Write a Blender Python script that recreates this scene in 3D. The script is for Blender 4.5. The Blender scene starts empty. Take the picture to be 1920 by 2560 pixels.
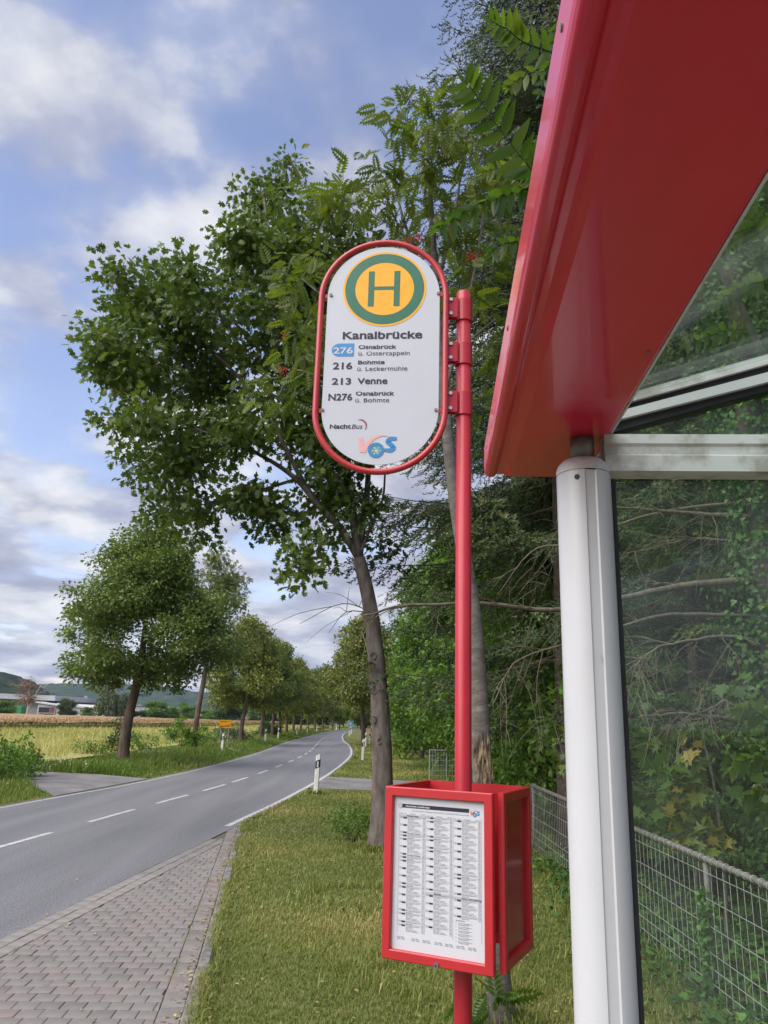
import bpy, math, random
import numpy as np
from mathutils import Vector, Matrix

R = math.radians
SC = bpy.context.scene
COL = SC.collection
rng = np.random.default_rng(7)
random.seed(7)

# ------------------------------------------------------------------ camera
EYE = np.array([0.0, 0.0, 1.95])
F, CX, CY = 1900.0, 960.0, 1280.0
PITCH, ROLL = R(15.3), R(1.7)
_f = np.array([0, math.cos(PITCH), math.sin(PITCH)])
_r0 = np.array([1.0, 0, 0]); _u0 = np.cross(_r0, _f)
_r = math.cos(ROLL) * _r0 + math.sin(ROLL) * _u0
_u = -math.sin(ROLL) * _r0 + math.cos(ROLL) * _u0
cam = bpy.data.cameras.new('camera')
cam.sensor_fit = 'VERTICAL'; cam.sensor_height = 36.0; cam.lens = F / 2560 * 36.0
cam.clip_start = 0.02; cam.clip_end = 20000
camo = bpy.data.objects.new('camera', cam); COL.objects.link(camo)
camo.matrix_world = Matrix(((_r[0], _u[0], -_f[0], EYE[0]), (_r[1], _u[1], -_f[1], EYE[1]),
                            (_r[2], _u[2], -_f[2], EYE[2]), (0, 0, 0, 1)))
SC.camera = camo

K = 1920 / 1659.0      # measured on a 1659 px wide copy of the photo


def ray(x, y, k=K):
    d = _f * F + _r * (x * k - CX) - _u * (y * k - CY)
    return d / np.linalg.norm(d)


def gp(x, y, z=0.0, k=K):
    d = ray(x, y, k); t = (z - EYE[2]) / d[2]
    return EYE + d * t


def at(x, y, Y, k=K):
    d = ray(x, y, k)
    return EYE + d * (Y / d[1])


def proj(p):
    v = np.asarray(p) - EYE; z = v @ _f
    return CX + F * (v @ _r) / z, CY - F * (v @ _u) / z


# ------------------------------------------------------------------ light
SUN_DIR = np.array([-0.62, -0.42, 0.80]); SUN_DIR /= np.linalg.norm(SUN_DIR)
SUN_STRENGTH, SUN_ANGLE, SKY_STRENGTH = 2.7, 70.0, 0.125
sun = bpy.data.lights.new('sun', 'SUN'); sun.energy = SUN_STRENGTH; sun.angle = R(SUN_ANGLE)
sun.color = (1.0, 0.95, 0.88)
suno = bpy.data.objects.new('sun', sun); COL.objects.link(suno)
suno.rotation_euler = Vector(-SUN_DIR).to_track_quat('-Z', 'Y').to_euler()
suno.location = (-20, -15, 30)

W = bpy.data.worlds.new('World'); SC.world = W; W.use_nodes = True
wn, wl = W.node_tree.nodes, W.node_tree.links
wn.clear()


def N(nodes, t, **kw):
    n = nodes.new(t)
    for k_, v in kw.items():
        if k_ in n.inputs.keys(): n.inputs[k_].default_value = v
        else: setattr(n, k_, v)
    return n


def math_node(nodes, links, op, a, b=None, clamp=False):
    n = nodes.new('ShaderNodeMath'); n.operation = op; n.use_clamp = clamp
    for i, v in enumerate((a, b)):
        if v is None: continue
        if isinstance(v, (int, float)): n.inputs[i].default_value = v
        else: links.new(v, n.inputs[i])
    return n.outputs[0]


def ramp(nodes, links, fac, stops, interp='LINEAR'):
    n = nodes.new('ShaderNodeValToRGB'); n.color_ramp.interpolation = interp
    e = n.color_ramp.elements
    while len(e) < len(stops): e.new(0.5)
    for i, (p, c) in enumerate(stops):
        e[i].position = p; e[i].color = (*c, 1) if len(c) == 3 else c
    links.new(fac, n.inputs[0])
    return n.outputs[0]


CLOUD_AT = (3.45, 6.71, 0.0)


def build_world():
    m = lambda op, a, b=None, c=False: math_node(wn, wl, op, a, b, c)
    sky = N(wn, 'ShaderNodeTexSky'); sky.sky_type = 'NISHITA'; sky.sun_disc = False
    sky.sun_elevation = math.asin(SUN_DIR[2]); sky.sun_rotation = math.atan2(SUN_DIR[0], SUN_DIR[1])
    sky.air_density = 1.0; sky.dust_density = 0.6; sky.ozone_density = 2.0
    tc = wn.new('ShaderNodeTexCoord'); sp = wn.new('ShaderNodeSeparateXYZ'); wl.new(tc.outputs['Generated'], sp.inputs[0])
    z = m('MAXIMUM', sp.outputs[2], 0.0)
    zz = m("ADD", z, 0.21)
    cb = wn.new('ShaderNodeCombineXYZ')
    wl.new(m('DIVIDE', sp.outputs[0], zz), cb.inputs[0]); wl.new(m('DIVIDE', sp.outputs[1], zz), cb.inputs[1])
    cb.inputs[2].default_value = 3.3
    mp = wn.new('ShaderNodeMapping'); mp.inputs['Location'].default_value = CLOUD_AT
    wl.new(cb.outputs[0], mp.inputs[0])
    n1 = N(wn, 'ShaderNodeTexNoise', Scale=2.7, Detail=10.0, Roughness=0.50, Distortion=0.0)
    wl.new(mp.outputs[0], n1.inputs['Vector'])
    n2 = N(wn, 'ShaderNodeTexNoise', Scale=3.4, Detail=8.0, Roughness=0.55, Distortion=0.0)
    mp2 = wn.new('ShaderNodeMapping'); mp2.inputs['Location'].default_value = (5.1, 2.2, 1.0); wl.new(cb.outputs[0], mp2.inputs[0])
    wl.new(mp2.outputs[0], n2.inputs['Vector'])
    low = m('SUBTRACT', 1.0, m('MULTIPLY', z, 2.3), True)              # more cloud layers towards the horizon
    cov = m('ADD', n1.outputs['Fac'], m('MULTIPLY', low, 0.21))
    mask = ramp(wn, wl, cov, [(0.45, (0.08, 0.08, 0.08)), (0.51, (0.30, 0.30, 0.30)), (0.55, (0.74, 0.74, 0.74)), (0.64, (0.97, 0.97, 0.97))])
    bright = m('ADD', m('MULTIPLY', n2.outputs['Fac'], 0.75), m('SUBTRACT', m('MULTIPLY', n1.outputs['Fac'], 0.45), 0.08))
    bright = m('ADD', bright, m('MULTIPLY', low, -0.022))
    ccol = ramp(wn, wl, bright, [(0.40, (1.5, 1.55, 2.05)), (0.48, (2.0, 2.06, 2.5)), (0.55, (2.85, 2.9, 3.15)), (0.63, (3.6, 3.6, 3.7))])
    skc = wn.new('ShaderNodeMix'); skc.data_type = 'RGBA'; skc.blend_type = 'MULTIPLY'; skc.inputs[0].default_value = 1.0
    wl.new(sky.outputs[0], skc.inputs[6]); skc.inputs[7].default_value = (1.10, 0.92, 0.92, 1)
    mx = wn.new('ShaderNodeMix'); mx.data_type = 'RGBA'
    wl.new(mask, mx.inputs[0]); wl.new(skc.outputs[2], mx.inputs[6]); wl.new(ccol, mx.inputs[7])
    bg = wn.new('ShaderNodeBackground'); bg.inputs[1].default_value = SKY_STRENGTH
    wl.new(mx.outputs[2], bg.inputs[0])
    out = wn.new('ShaderNodeOutputWorld'); wl.new(bg.outputs[0], out.inputs[0])


build_world()
SC.view_settings.view_transform = 'Standard'; SC.view_settings.look = 'None'
SC.view_settings.exposure = 1.03; SC.view_settings.gamma = 1.0
SC.view_settings.use_curve_mapping = False
SC.render.engine = 'CYCLES'
cy = SC.cycles
cy.use_denoising = True
cy.max_bounces = 6; cy.diffuse_bounces = 3; cy.glossy_bounces = 3; cy.transmission_bounces = 4
cy.transparent_max_bounces = 12; cy.volume_bounces = 0
cy.caustics_reflective = False; cy.caustics_refractive = False
cy.use_adaptive_sampling = True; cy.adaptive_threshold = 0.015


# ------------------------------------------------------------------ materials
MATS = {}


def new_mat(name):
    m = bpy.data.materials.new(name); m.use_nodes = True; m.node_tree.nodes.clear(); MATS[name] = m
    return m, m.node_tree.nodes, m.node_tree.links


def surf(name, col, col2=None, rough=0.6, scale=6.0, detail=6.0, spec=0.4, metal=0.0, coat=0.0, bump=0.0, bscale=None,
         stretch=None, col3=None, lo=0.38, hi=0.62, grain=None):
    """principled surface, colour from object-space noise between col and col2 (and speckle col3)"""
    m, n, l = new_mat(name)
    p = N(n, 'ShaderNodeBsdfPrincipled'); o = n.new('ShaderNodeOutputMaterial'); l.new(p.outputs[0], o.inputs[0])
    p.inputs['Roughness'].default_value = rough; p.inputs['Metallic'].default_value = metal
    p.inputs['Specular IOR Level'].default_value = spec
    if coat: p.inputs['Coat Weight'].default_value = coat; p.inputs['Coat Roughness'].default_value = 0.06
    tc = n.new('ShaderNodeTexCoord'); vec = tc.outputs['Object']
    if stretch:
        mp = n.new('ShaderNodeMapping'); mp.inputs['Scale'].default_value = stretch; l.new(vec, mp.inputs[0]); vec = mp.outputs[0]
    if col2 is None:
        p.inputs['Base Color'].default_value = (*col, 1)
    else:
        tx = N(n, 'ShaderNodeTexNoise', Scale=scale, Detail=detail, Roughness=0.6); l.new(vec, tx.inputs['Vector'])
        stops = [(lo, col), (hi, col2)]
        if col3: stops.append((min(0.99, hi + 0.12), col3))
        cout = ramp(n, l, tx.outputs['Fac'], stops)
        if grain:
            tg = N(n, 'ShaderNodeTexNoise', Scale=grain[0], Detail=3.0, Roughness=0.7); l.new(tc.outputs['Object'], tg.inputs['Vector'])
            gc = ramp(n, l, tg.outputs['Fac'], [(0.3, (1 - grain[1],) * 3), (0.5, (1.0,) * 3), (0.72, (1 + grain[1],) * 3)])
            gm = n.new('ShaderNodeMix'); gm.data_type = 'RGBA'; gm.blend_type = 'MULTIPLY'; gm.inputs[0].default_value = 1.0
            l.new(cout, gm.inputs[6]); l.new(gc, gm.inputs[7]); cout = gm.outputs[2]
        l.new(cout, p.inputs['Base Color'])
    if bump:
        tb = N(n, 'ShaderNodeTexNoise', Scale=bscale or scale * 4, Detail=6.0, Roughness=0.65); l.new(vec, tb.inputs['Vector'])
        b = n.new('ShaderNodeBump'); b.inputs['Strength'].default_value = bump; b.inputs['Distance'].default_value = 0.02
        l.new(tb.outputs['Fac'], b.inputs['Height']); l.new(b.outputs[0], p.inputs['Normal'])
    return m


def leaf(name, stops, trans=0.35, rough=0.45, spec=0.35):
    """leaf surface: hue differs from leaf to leaf (attribute rnd), some light passes through"""
    m, n, l = new_mat(name)
    a = n.new('ShaderNodeAttribute'); a.attribute_name = 'rnd'
    c = ramp(n, l, a.outputs['Fac'], stops)
    p = N(n, 'ShaderNodeBsdfPrincipled'); p.inputs['Roughness'].default_value = rough; p.inputs['Specular IOR Level'].default_value = spec
    l.new(c, p.inputs['Base Color'])
    t = n.new('ShaderNodeBsdfTranslucent')
    tm = n.new('ShaderNodeMix'); tm.data_type = 'RGBA'; tm.blend_type = 'MULTIPLY'; tm.inputs[0].default_value = 1.0
    l.new(c, tm.inputs[6]); tm.inputs[7].default_value = (1.25, 1.3, 0.6, 1); l.new(tm.outputs[2], t.inputs[0])
    x = n.new('ShaderNodeMixShader'); x.inputs[0].default_value = trans
    l.new(p.outputs[0], x.inputs[1]); l.new(t.outputs[0], x.inputs[2])
    o = n.new('ShaderNodeOutputMaterial'); l.new(x.outputs[0], o.inputs[0])
    return m


def glass(name, tint, dirt, dirtcol=(0.55, 0.6, 0.56)):
    m, n, l = new_mat(name)
    tr = n.new('ShaderNodeBsdfTransparent'); tr.inputs[0].default_value = (*tint, 1)
    gl = n.new('ShaderNodeBsdfGlossy'); gl.inputs['Roughness'].default_value = 0.015
    ge = n.new('ShaderNodeNewGeometry'); dt = n.new('ShaderNodeVectorMath'); dt.operation = 'DOT_PRODUCT'
    l.new(ge.outputs['Normal'], dt.inputs[0]); l.new(ge.outputs['Incoming'], dt.inputs[1])
    om = math_node(n, l, 'SUBTRACT', 1.0, math_node(n, l, 'ABSOLUTE', dt.outputs['Value']), True)
    fres = math_node(n, l, 'ADD', math_node(n, l, 'MULTIPLY', math_node(n, l, 'POWER', om, 5.0), 0.96), 0.022)
    df = n.new('ShaderNodeBsdfDiffuse'); df.inputs[0].default_value = (*dirtcol, 1)
    a = n.new('ShaderNodeMixShader'); l.new(fres, a.inputs[0]); l.new(tr.outputs[0], a.inputs[1]); l.new(gl.outputs[0], a.inputs[2])
    tc = n.new('ShaderNodeTexCoord')
    nz = N(n, 'ShaderNodeTexNoise', Scale=5.0, Detail=8.0, Roughness=0.7); l.new(tc.outputs['Object'], nz.inputs['Vector'])
    fac = ramp(n, l, nz.outputs['Fac'], [(0.35, (dirt * 0.35,) * 3), (0.75, (dirt * 1.6,) * 3)])
    b = n.new('ShaderNodeMixShader'); l.new(fac, b.inputs[0]); l.new(a.outputs[0], b.inputs[1]); l.new(df.outputs[0], b.inputs[2])
    o = n.new('ShaderNodeOutputMaterial'); l.new(b.outputs[0], o.inputs[0])
    return m


def build_mats():
    s = surf
    s('asphalt', (0.140, 0.139, 0.147), (0.19, 0.188, 0.197), 0.62, scale=1.3, detail=9, stretch=(1, .07, 1), bump=0.6, bscale=110, spec=0.3, grain=(45.0, 0.62), lo=.36, hi=.64)
    s('asphalt_side', (0.15, 0.145, 0.15), (0.22, 0.21, 0.205), 0.9, scale=1.2, detail=10, bump=0.5, bscale=90, spec=0.2)
    s('road_paint', (0.26, 0.26, 0.265), (0.48, 0.48, 0.475), 0.6, scale=7, detail=10, lo=.33, hi=.5)
    s('joint_soil', (0.085, 0.074, 0.062), (0.11, 0.108, 0.062), 0.95, scale=4)
    s('paver', (0.185, 0.169, 0.160), (0.24, 0.221, 0.209), 0.9, scale=3.5, detail=10, bump=0.3, bscale=220, spec=0.2, grain=(160.0, .22))
    s('paver_dark', (0.155, 0.142, 0.135), (0.21, 0.195, 0.185), 0.9, scale=3.5, detail=10, bump=0.3, bscale=220, spec=0.2, grain=(160.0, .22))
    s('paver_pink', (0.20, 0.168, 0.160), (0.25, 0.214, 0.203), 0.9, scale=3.5, detail=10, bump=0.3, bscale=220, spec=0.2, grain=(160.0, .22))
    s('paver_light', (0.215, 0.198, 0.185), (0.27, 0.249, 0.232), 0.9, scale=5, detail=10, bump=0.3, bscale=220, spec=0.2, grain=(160.0, .2))
    s('kerb', (0.12, 0.115, 0.105), (0.25, 0.24, 0.225), 0.95, scale=9, detail=10, bump=0.6, bscale=90, spec=0.15)
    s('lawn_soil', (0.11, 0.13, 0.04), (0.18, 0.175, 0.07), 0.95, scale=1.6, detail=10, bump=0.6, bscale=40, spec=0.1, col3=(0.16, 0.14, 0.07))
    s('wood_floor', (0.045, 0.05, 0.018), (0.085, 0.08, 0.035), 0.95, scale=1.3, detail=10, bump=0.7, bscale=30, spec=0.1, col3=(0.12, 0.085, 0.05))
    s('ground', (0.09, 0.11, 0.035), (0.13, 0.14, 0.05), 0.95, scale=0.02, detail=8, spec=0.1)
    s('field', (0.30, 0.30, 0.11), (0.40, 0.38, 0.16), 0.95, scale=0.09, detail=10, bump=0.8, bscale=14, spec=0.1)
    s('tan_top', (0.27, 0.175, 0.095), (0.37, 0.25, 0.14), 0.95, scale=0.3, detail=10, bump=0.8, bscale=6, spec=0.1)
    s('red_paint', (0.38, 0.014, 0.026), (0.43, 0.019, 0.032), 0.38, scale=3, spec=0.4, coat=0.08)
    s('red_frame', (0.44, 0.020, 0.026), (0.40, 0.017, 0.023), 0.38, scale=4, spec=0.5, coat=0.2)
    s('red_board', (0.30, 0.010, 0.016), (0.34, 0.014, 0.02), 0.22, scale=4, spec=0.5, coat=0.4)
    s('shelter_red', (0.60, 0.008, 0.042), (0.66, 0.011, 0.049), 0.30, scale=1.6, detail=9, stretch=(3, .5, 3), spec=0.4, coat=0.5)
    s('white_paint', (0.56, 0.565, 0.58), (0.53, 0.535, 0.545), 0.38, scale=3, spec=0.5, coat=0.1)
    s('white_dirty', (0.34, 0.32, 0.29), (0.58, 0.58, 0.58), 0.5, scale=11, detail=8, stretch=(1, 1, 1), lo=0.34, hi=0.50)
    s('white_plate', (0.50, 0.515, 0.55), (0.48, 0.495, 0.53), 0.32, scale=3, spec=0.5)
    s('paper', (0.53, 0.545, 0.57), None, 0.5)
    s('rubber', (0.012, 0.012, 0.014), (0.02, 0.02, 0.022), 0.6, scale=20)
    s('steel', (0.34, 0.34, 0.34), (0.46, 0.46, 0.46), 0.42, metal=0.8, scale=14)
    s('steel_dark', (0.11, 0.105, 0.10), (0.20, 0.19, 0.18), 0.5, metal=0.5, scale=20)
    s('galv', (0.30, 0.30, 0.30), (0.40, 0.40, 0.39), 0.55, metal=0.25, scale=20)
    s('galv_rail', (0.12, 0.10, 0.095), (0.21, 0.185, 0.175), 0.6, metal=0.2, scale=18)
    s('ink', (0.018, 0.016, 0.03), None, 0.5)
    s('ink_grey', (0.17, 0.17, 0.18), None, 0.5)
    s('grey_bar', (0.40, 0.40, 0.42), None, 0.5)
    s('sign_yellow', (0.82, 0.40, 0.012), (0.78, 0.37, 0.01), 0.35, scale=20)
    s('sign_green', (0.022, 0.13, 0.075), (0.026, 0.145, 0.085), 0.35, scale=10)
    s('tag_blue', (0.045, 0.23, 0.50), None, 0.4)
    s('logo_pink', (0.70, 0.36, 0.33), None, 0.45)
    s('logo_red', (0.62, 0.10, 0.07), None, 0.45)
    s('logo_blue', (0.035, 0.20, 0.44), None, 0.4)
    s('logo_green', (0.05, 0.36, 0.25), None, 0.4)
    s('moon', (0.32, 0.06, 0.09), None, 0.4)
    s('post_white', (0.72, 0.71, 0.66), (0.62, 0.61, 0.55), 0.5, scale=8)
    s('post_black', (0.02, 0.02, 0.022), None, 0.45)
    s('sign_red', (0.50, 0.03, 0.03), None, 0.4)
    s('bark', (0.095, 0.078, 0.068), (0.19, 0.16, 0.142), 0.95, scale=9, detail=10, bump=0.9, bscale=30, stretch=(1, 1, 0.35), spec=0.1, col3=(0.22, 0.20, 0.17))
    s('bark_lime', (0.085, 0.062, 0.048), (0.150, 0.115, 0.092), 0.95, scale=6, detail=8, bump=0.6, bscale=20, stretch=(1, 1, 0.3), spec=0.1)
    s('bark_spruce', (0.055, 0.042, 0.034), (0.11, 0.088, 0.072), 0.95, scale=8, detail=8, bump=0.8, bscale=25, spec=0.1)
    s('bark_rowan', (0.105, 0.092, 0.080), (0.17, 0.15, 0.135), 0.85, scale=10, detail=8, bump=0.5, bscale=40, stretch=(1, 1, 2.2), spec=0.2, col3=(0.26, 0.24, 0.22))
    s('dead_wood', (0.11, 0.092, 0.07), (0.18, 0.155, 0.12), 0.95, scale=20, spec=0.1)
    s('dead_twig', (0.10, 0.088, 0.058), (0.155, 0.135, 0.09), 0.95, scale=20, spec=0.1)
    s('rot_wood', (0.07, 0.045, 0.03), (0.36, 0.27, 0.17), 0.95, scale=26, detail=10, bump=1.0, bscale=50, stretch=(1, 1, 0.4), spec=0.1)
    s('birch', (0.42, 0.36, 0.32), (0.55, 0.48, 0.43), 0.9, scale=8)
    s('berry', (0.42, 0.02, 0.012), (0.50, 0.04, 0.02), 0.3, scale=40)
    s('wall_white', (0.50, 0.48, 0.49), (0.58, 0.56, 0.57), 0.8, scale=0.5)
    s('wall_grey', (0.34, 0.33, 0.34), (0.40, 0.39, 0.40), 0.8, scale=0.4)
    s('roof_grey', (0.34, 0.345, 0.375), (0.39, 0.395, 0.42), 0.7, scale=0.5)
    s('roof_red', (0.30, 0.085, 0.05), (0.36, 0.12, 0.075), 0.85, scale=3)
    s('slate', (0.20, 0.21, 0.24), (0.26, 0.27, 0.30), 0.7, scale=3)
    s('window_dark', (0.035, 0.03, 0.04), (0.06, 0.045, 0.055), 0.2, scale=1)
    s('door_red', (0.18, 0.05, 0.06), None, 0.6)
    s('green_paint', (0.03, 0.22, 0.07), None, 0.5)
    s('hill', (0.012, 0.026, 0.012), (0.038, 0.060, 0.022), 0.95, scale=0.035, detail=8, spec=0.05, bump=1.0, bscale=0.09)
    leaf('leaf_oak', [(0, (0.049, 0.081, 0.019)), (0.5, (0.094, 0.147, 0.030)), (1, (0.190, 0.242, 0.044))], 0.35)
    leaf('leaf_lime', [(0, (0.083, 0.114, 0.022)), (0.5, (0.157, 0.190, 0.037)), (1, (0.370, 0.359, 0.094))], 0.28)
    leaf('leaf_lime_dark', [(0, (0.070, 0.120, 0.026)), (0.5, (0.132, 0.190, 0.041)), (1, (0.284, 0.324, 0.094))], 0.28)
    leaf('leaf_ash', [(0, (0.081, 0.109, 0.026)), (0.5, (0.132, 0.161, 0.046)), (1, (0.241, 0.253, 0.102))], 0.35)
    leaf('leaf_rowan', [(0, (0.055, 0.094, 0.016)), (0.5, (0.110, 0.154, 0.022)), (1, (0.204, 0.226, 0.030))], 0.45)
    leaf('leaf_heaven', [(0, (0.043, 0.093, 0.014)), (0.5, (0.071, 0.132, 0.020)), (1, (0.152, 0.200, 0.025))], 0.5, rough=0.3, spec=0.5)
    leaf('leaf_hedge', [(0, (0.052, 0.111, 0.017)), (0.5, (0.111, 0.207, 0.032)), (1, (0.222, 0.340, 0.051))], 0.35)
    leaf('leaf_bright', [(0, (0.080, 0.130, 0.016)), (0.5, (0.14, 0.20, 0.025)), (1, (0.22, 0.27, 0.040))], 0.4)
    leaf('leaf_wood', [(0, (0.045, 0.096, 0.018)), (0.5, (0.091, 0.170, 0.028)), (1, (0.205, 0.307, 0.045))], 0.35)
    leaf('leaf_far', [(0, (0.038, 0.075, 0.024)), (0.5, (0.075, 0.120, 0.038)), (1, (0.128, 0.173, 0.056))], 0.25)
    leaf('leaf_willow', [(0, (0.056, 0.088, 0.039)), (0.5, (0.088, 0.119, 0.055)), (1, (0.138, 0.169, 0.081))], 0.25)
    leaf('leaf_brown', [(0, (0.11, 0.06, 0.035)), (0.5, (0.16, 0.095, 0.055)), (1, (0.21, 0.14, 0.085))], 0.2)
    leaf('leaf_ivy', [(0, (0.028, 0.075, 0.017)), (0.5, (0.062, 0.143, 0.029)), (1, (0.138, 0.255, 0.050))], 0.25, rough=0.48, spec=0.3)
    leaf('leaf_maple', [(0, (0.050, 0.101, 0.020)), (0.55, (0.086, 0.158, 0.031)), (0.82, (0.158, 0.202, 0.043)), (0.9, (0.389, 0.288, 0.079)), (1, (0.490, 0.317, 0.101))], 0.4)
    leaf('needle', [(0, (0.033, 0.069, 0.022)), (0.5, (0.065, 0.117, 0.035)), (0.85, (0.151, 0.210, 0.047)), (1, (0.328, 0.264, 0.075))], 0.12, rough=0.55)
    leaf('needle_blue', [(0, (0.033, 0.055, 0.022)), (0.5, (0.064, 0.097, 0.034)), (0.85, (0.116, 0.143, 0.050)), (1, (0.209, 0.171, 0.060))], 0.15, rough=0.55)
    leaf('grass', [(0, (0.133, 0.174, 0.038)), (0.45, (0.232, 0.258, 0.066)), (0.75, (0.356, 0.324, 0.116)), (1, (0.600, 0.437, 0.253))], 0.3, rough=0.5)
    leaf('grass_tall', [(0, (0.080, 0.14, 0.020)), (0.5, (0.14, 0.21, 0.034)), (0.8, (0.22, 0.25, 0.06)), (1, (0.38, 0.32, 0.16))], 0.35, rough=0.5)
    leaf('barley', [(0, (0.237, 0.250, 0.081)), (0.5, (0.350, 0.338, 0.121)), (1, (0.500, 0.450, 0.203))], 0.3)
    leaf('oats', [(0, (0.22, 0.15, 0.08)), (0.5, (0.31, 0.205, 0.115)), (1, (0.42, 0.29, 0.17))], 0.25)
    leaf('oat_stem', [(0, (0.110, 0.114, 0.036)), (0.6, (0.220, 0.199, 0.070)), (1, (0.400, 0.285, 0.140))], 0.25)
    leaf('petal', [(0, (0.60, 0.60, 0.55)), (1, (0.75, 0.75, 0.70))], 0.3)
    leaf('petal_yellow', [(0, (0.45, 0.36, 0.03)), (1, (0.60, 0.50, 0.05))], 0.3)
    leaf('litter', [(0, (0.20, 0.12, 0.05)), (0.5, (0.36, 0.27, 0.12)), (1, (0.46, 0.42, 0.22))], 0.2)
    glass('glass_wall', (0.92, 0.965, 0.94), 0.035, (0.42, 0.47, 0.44))
    glass('glass_roof', (0.86, 0.93, 0.89), 0.08, (0.40, 0.46, 0.43))


build_mats()


# ------------------------------------------------------------------ mesh helpers
class MB:
    """collects vertices and faces; build() links them as ONE mesh object"""
    def __init__(s): s.v = []; s.f = []; s.a = []; s.n = 0

    def add(s, V, Fs, rnd=None):
        V = np.asarray(V, float).reshape(-1, 3)
        fs = [Fs] if isinstance(Fs, np.ndarray) else Fs
        if isinstance(Fs, np.ndarray):
            s.f.append(Fs.astype(np.int64) + s.n)
        else:
            by = {}
            for q in Fs: by.setdefault(len(q), []).append(q)
            for q in by.values(): s.f.append(np.array(q, np.int64) + s.n)
        s.v.append(V)
        s.a.append(np.zeros(len(V)) if rnd is None else (np.full(len(V), rnd) if np.isscalar(rnd) else rnd))
        s.n += len(V)
        return s

    def mesh(s, name, smooth=False, attr=False):
        me = bpy.data.meshes.new(name)
        V = np.concatenate(s.v).astype(np.float32)
        loops = np.concatenate([f.ravel() for f in s.f]).astype(np.int32)
        tot = np.concatenate([np.full(len(f), f.shape[1]) for f in s.f]).astype(np.int32)
        start = np.concatenate([[0], np.cumsum(tot)[:-1]]).astype(np.int32)
        me.vertices.add(len(V)); me.vertices.foreach_set('co', V.ravel())
        me.loops.add(len(loops)); me.loops.foreach_set('vertex_index', loops)
        me.polygons.add(len(tot)); me.polygons.foreach_set('loop_start', start); me.polygons.foreach_set('loop_total', tot)
        me.polygons.foreach_set('use_smooth', np.full(len(tot), bool(smooth)))
        if attr:
            at_ = me.attributes.new('rnd', 'FLOAT', 'POINT'); at_.data.foreach_set('value', np.concatenate(s.a).astype(np.float32))
        me.update(calc_edges=True)
        return me

    def build(s, name, mat, parent=None, smooth=False, attr=False, loc=None, rot=None):
        me = s.mesh(name, smooth, attr); me.materials.append(MATS[mat])
        return link(name, me, parent, loc, rot)

    # shapes
    def box(s, c, d, rz=0.0):
        x, y, z = np.array(d) / 2.0
        v = np.array([[-x, -y, -z], [x, -y, -z], [x, y, -z], [-x, y, -z], [-x, -y, z], [x, -y, z], [x, y, z], [-x, y, z]])
        if rz:
            cc, ss = math.cos(rz), math.sin(rz); v = np.c_[v[:, 0] * cc - v[:, 1] * ss, v[:, 0] * ss + v[:, 1] * cc, v[:, 2]]
        return s.add(v + np.array(c), [(0, 3, 2, 1), (4, 5, 6, 7), (0, 1, 5, 4), (1, 2, 6, 5), (2, 3, 7, 6), (3, 0, 4, 7)])

    def bbox(s, c, d, b=0.004):
        """box with chamfered edges"""
        x, y, z = np.array(d) / 2.0; b = min(b, x * .45, y * .45, z * .45)
        v, f = [], []
        zs = [(-z, b), (-z + b, 0), (z - b, 0), (z, b)]
        for zz, i in zs:
            xx, yy = x - i, y - i
            v += [(-xx + b, -yy, zz), (xx - b, -yy, zz), (xx, -yy + b, zz), (xx, yy - b, zz), (xx - b, yy, zz), (-xx + b, yy, zz), (-xx, yy - b, zz), (-xx, -yy + b, zz)]
        for k in range(3):
            for i in range(8):
                j = (i + 1) % 8; f.append((k * 8 + i, k * 8 + j, k * 8 + 8 + j, k * 8 + 8 + i))
        f.append(tuple(range(7, -1, -1))); f.append(tuple(range(24, 32)))
        return s.add(np.array(v) + np.array(c), f)

    def tube(s, pts, rad, n=8, cap=True, rnd=None):
        P = np.asarray(pts, float); m = len(P); rad = np.full(m, rad) if np.isscalar(rad) else np.asarray(rad, float)
        T = np.gradient(P, axis=0); T /= np.linalg.norm(T, axis=1)[:, None] + 1e-9
        ref = np.array([0, 0, 1.0]) if abs(T[0][2]) < 0.9 else np.array([1.0, 0, 0])
        V = []
        a = np.linspace(0, 2 * np.pi, n, endpoint=False)
        u = np.cross(T[0], ref); u /= np.linalg.norm(u)
        for i in range(m):
            u = u - T[i] * (u @ T[i]); u /= np.linalg.norm(u) + 1e-9; w = np.cross(T[i], u)
            V.append(P[i] + rad[i] * (np.cos(a)[:, None] * u + np.sin(a)[:, None] * w))
        V = np.concatenate(V)
        i = np.arange(n); j = (i + 1) % n
        Q = np.concatenate([np.c_[k * n + i, k * n + j, (k + 1) * n + j, (k + 1) * n + i] for k in range(m - 1)])
        n0 = s.n
        s.add(V, Q, rnd)
        if cap:
            s.f.append(np.array([list(range(n - 1, -1, -1))]) + n0); s.f.append(np.array([[(m - 1) * n + q for q in range(n)]]) + n0)
        return s

    def loop_tube(s, pts, rad, n=10):
        P = np.asarray(pts, float); m = len(P)
        T = np.roll(P, -1, 0) - np.roll(P, 1, 0); T /= np.linalg.norm(T, axis=1)[:, None]
        nr = np.array([0, 1.0, 0]); a = np.linspace(0, 2 * np.pi, n, endpoint=False)
        V = np.concatenate([P[i] + rad * (np.cos(a)[:, None] * nr + np.sin(a)[:, None] * np.cross(T[i], nr)) for i in range(m)])
        i = np.arange(n); j = (i + 1) % n
        Q = np.concatenate([np.c_[k * n + i, k * n + j, ((k + 1) % m) * n + j, ((k + 1) % m) * n + i] for k in range(m)])
        return s.add(V, Q)

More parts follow.
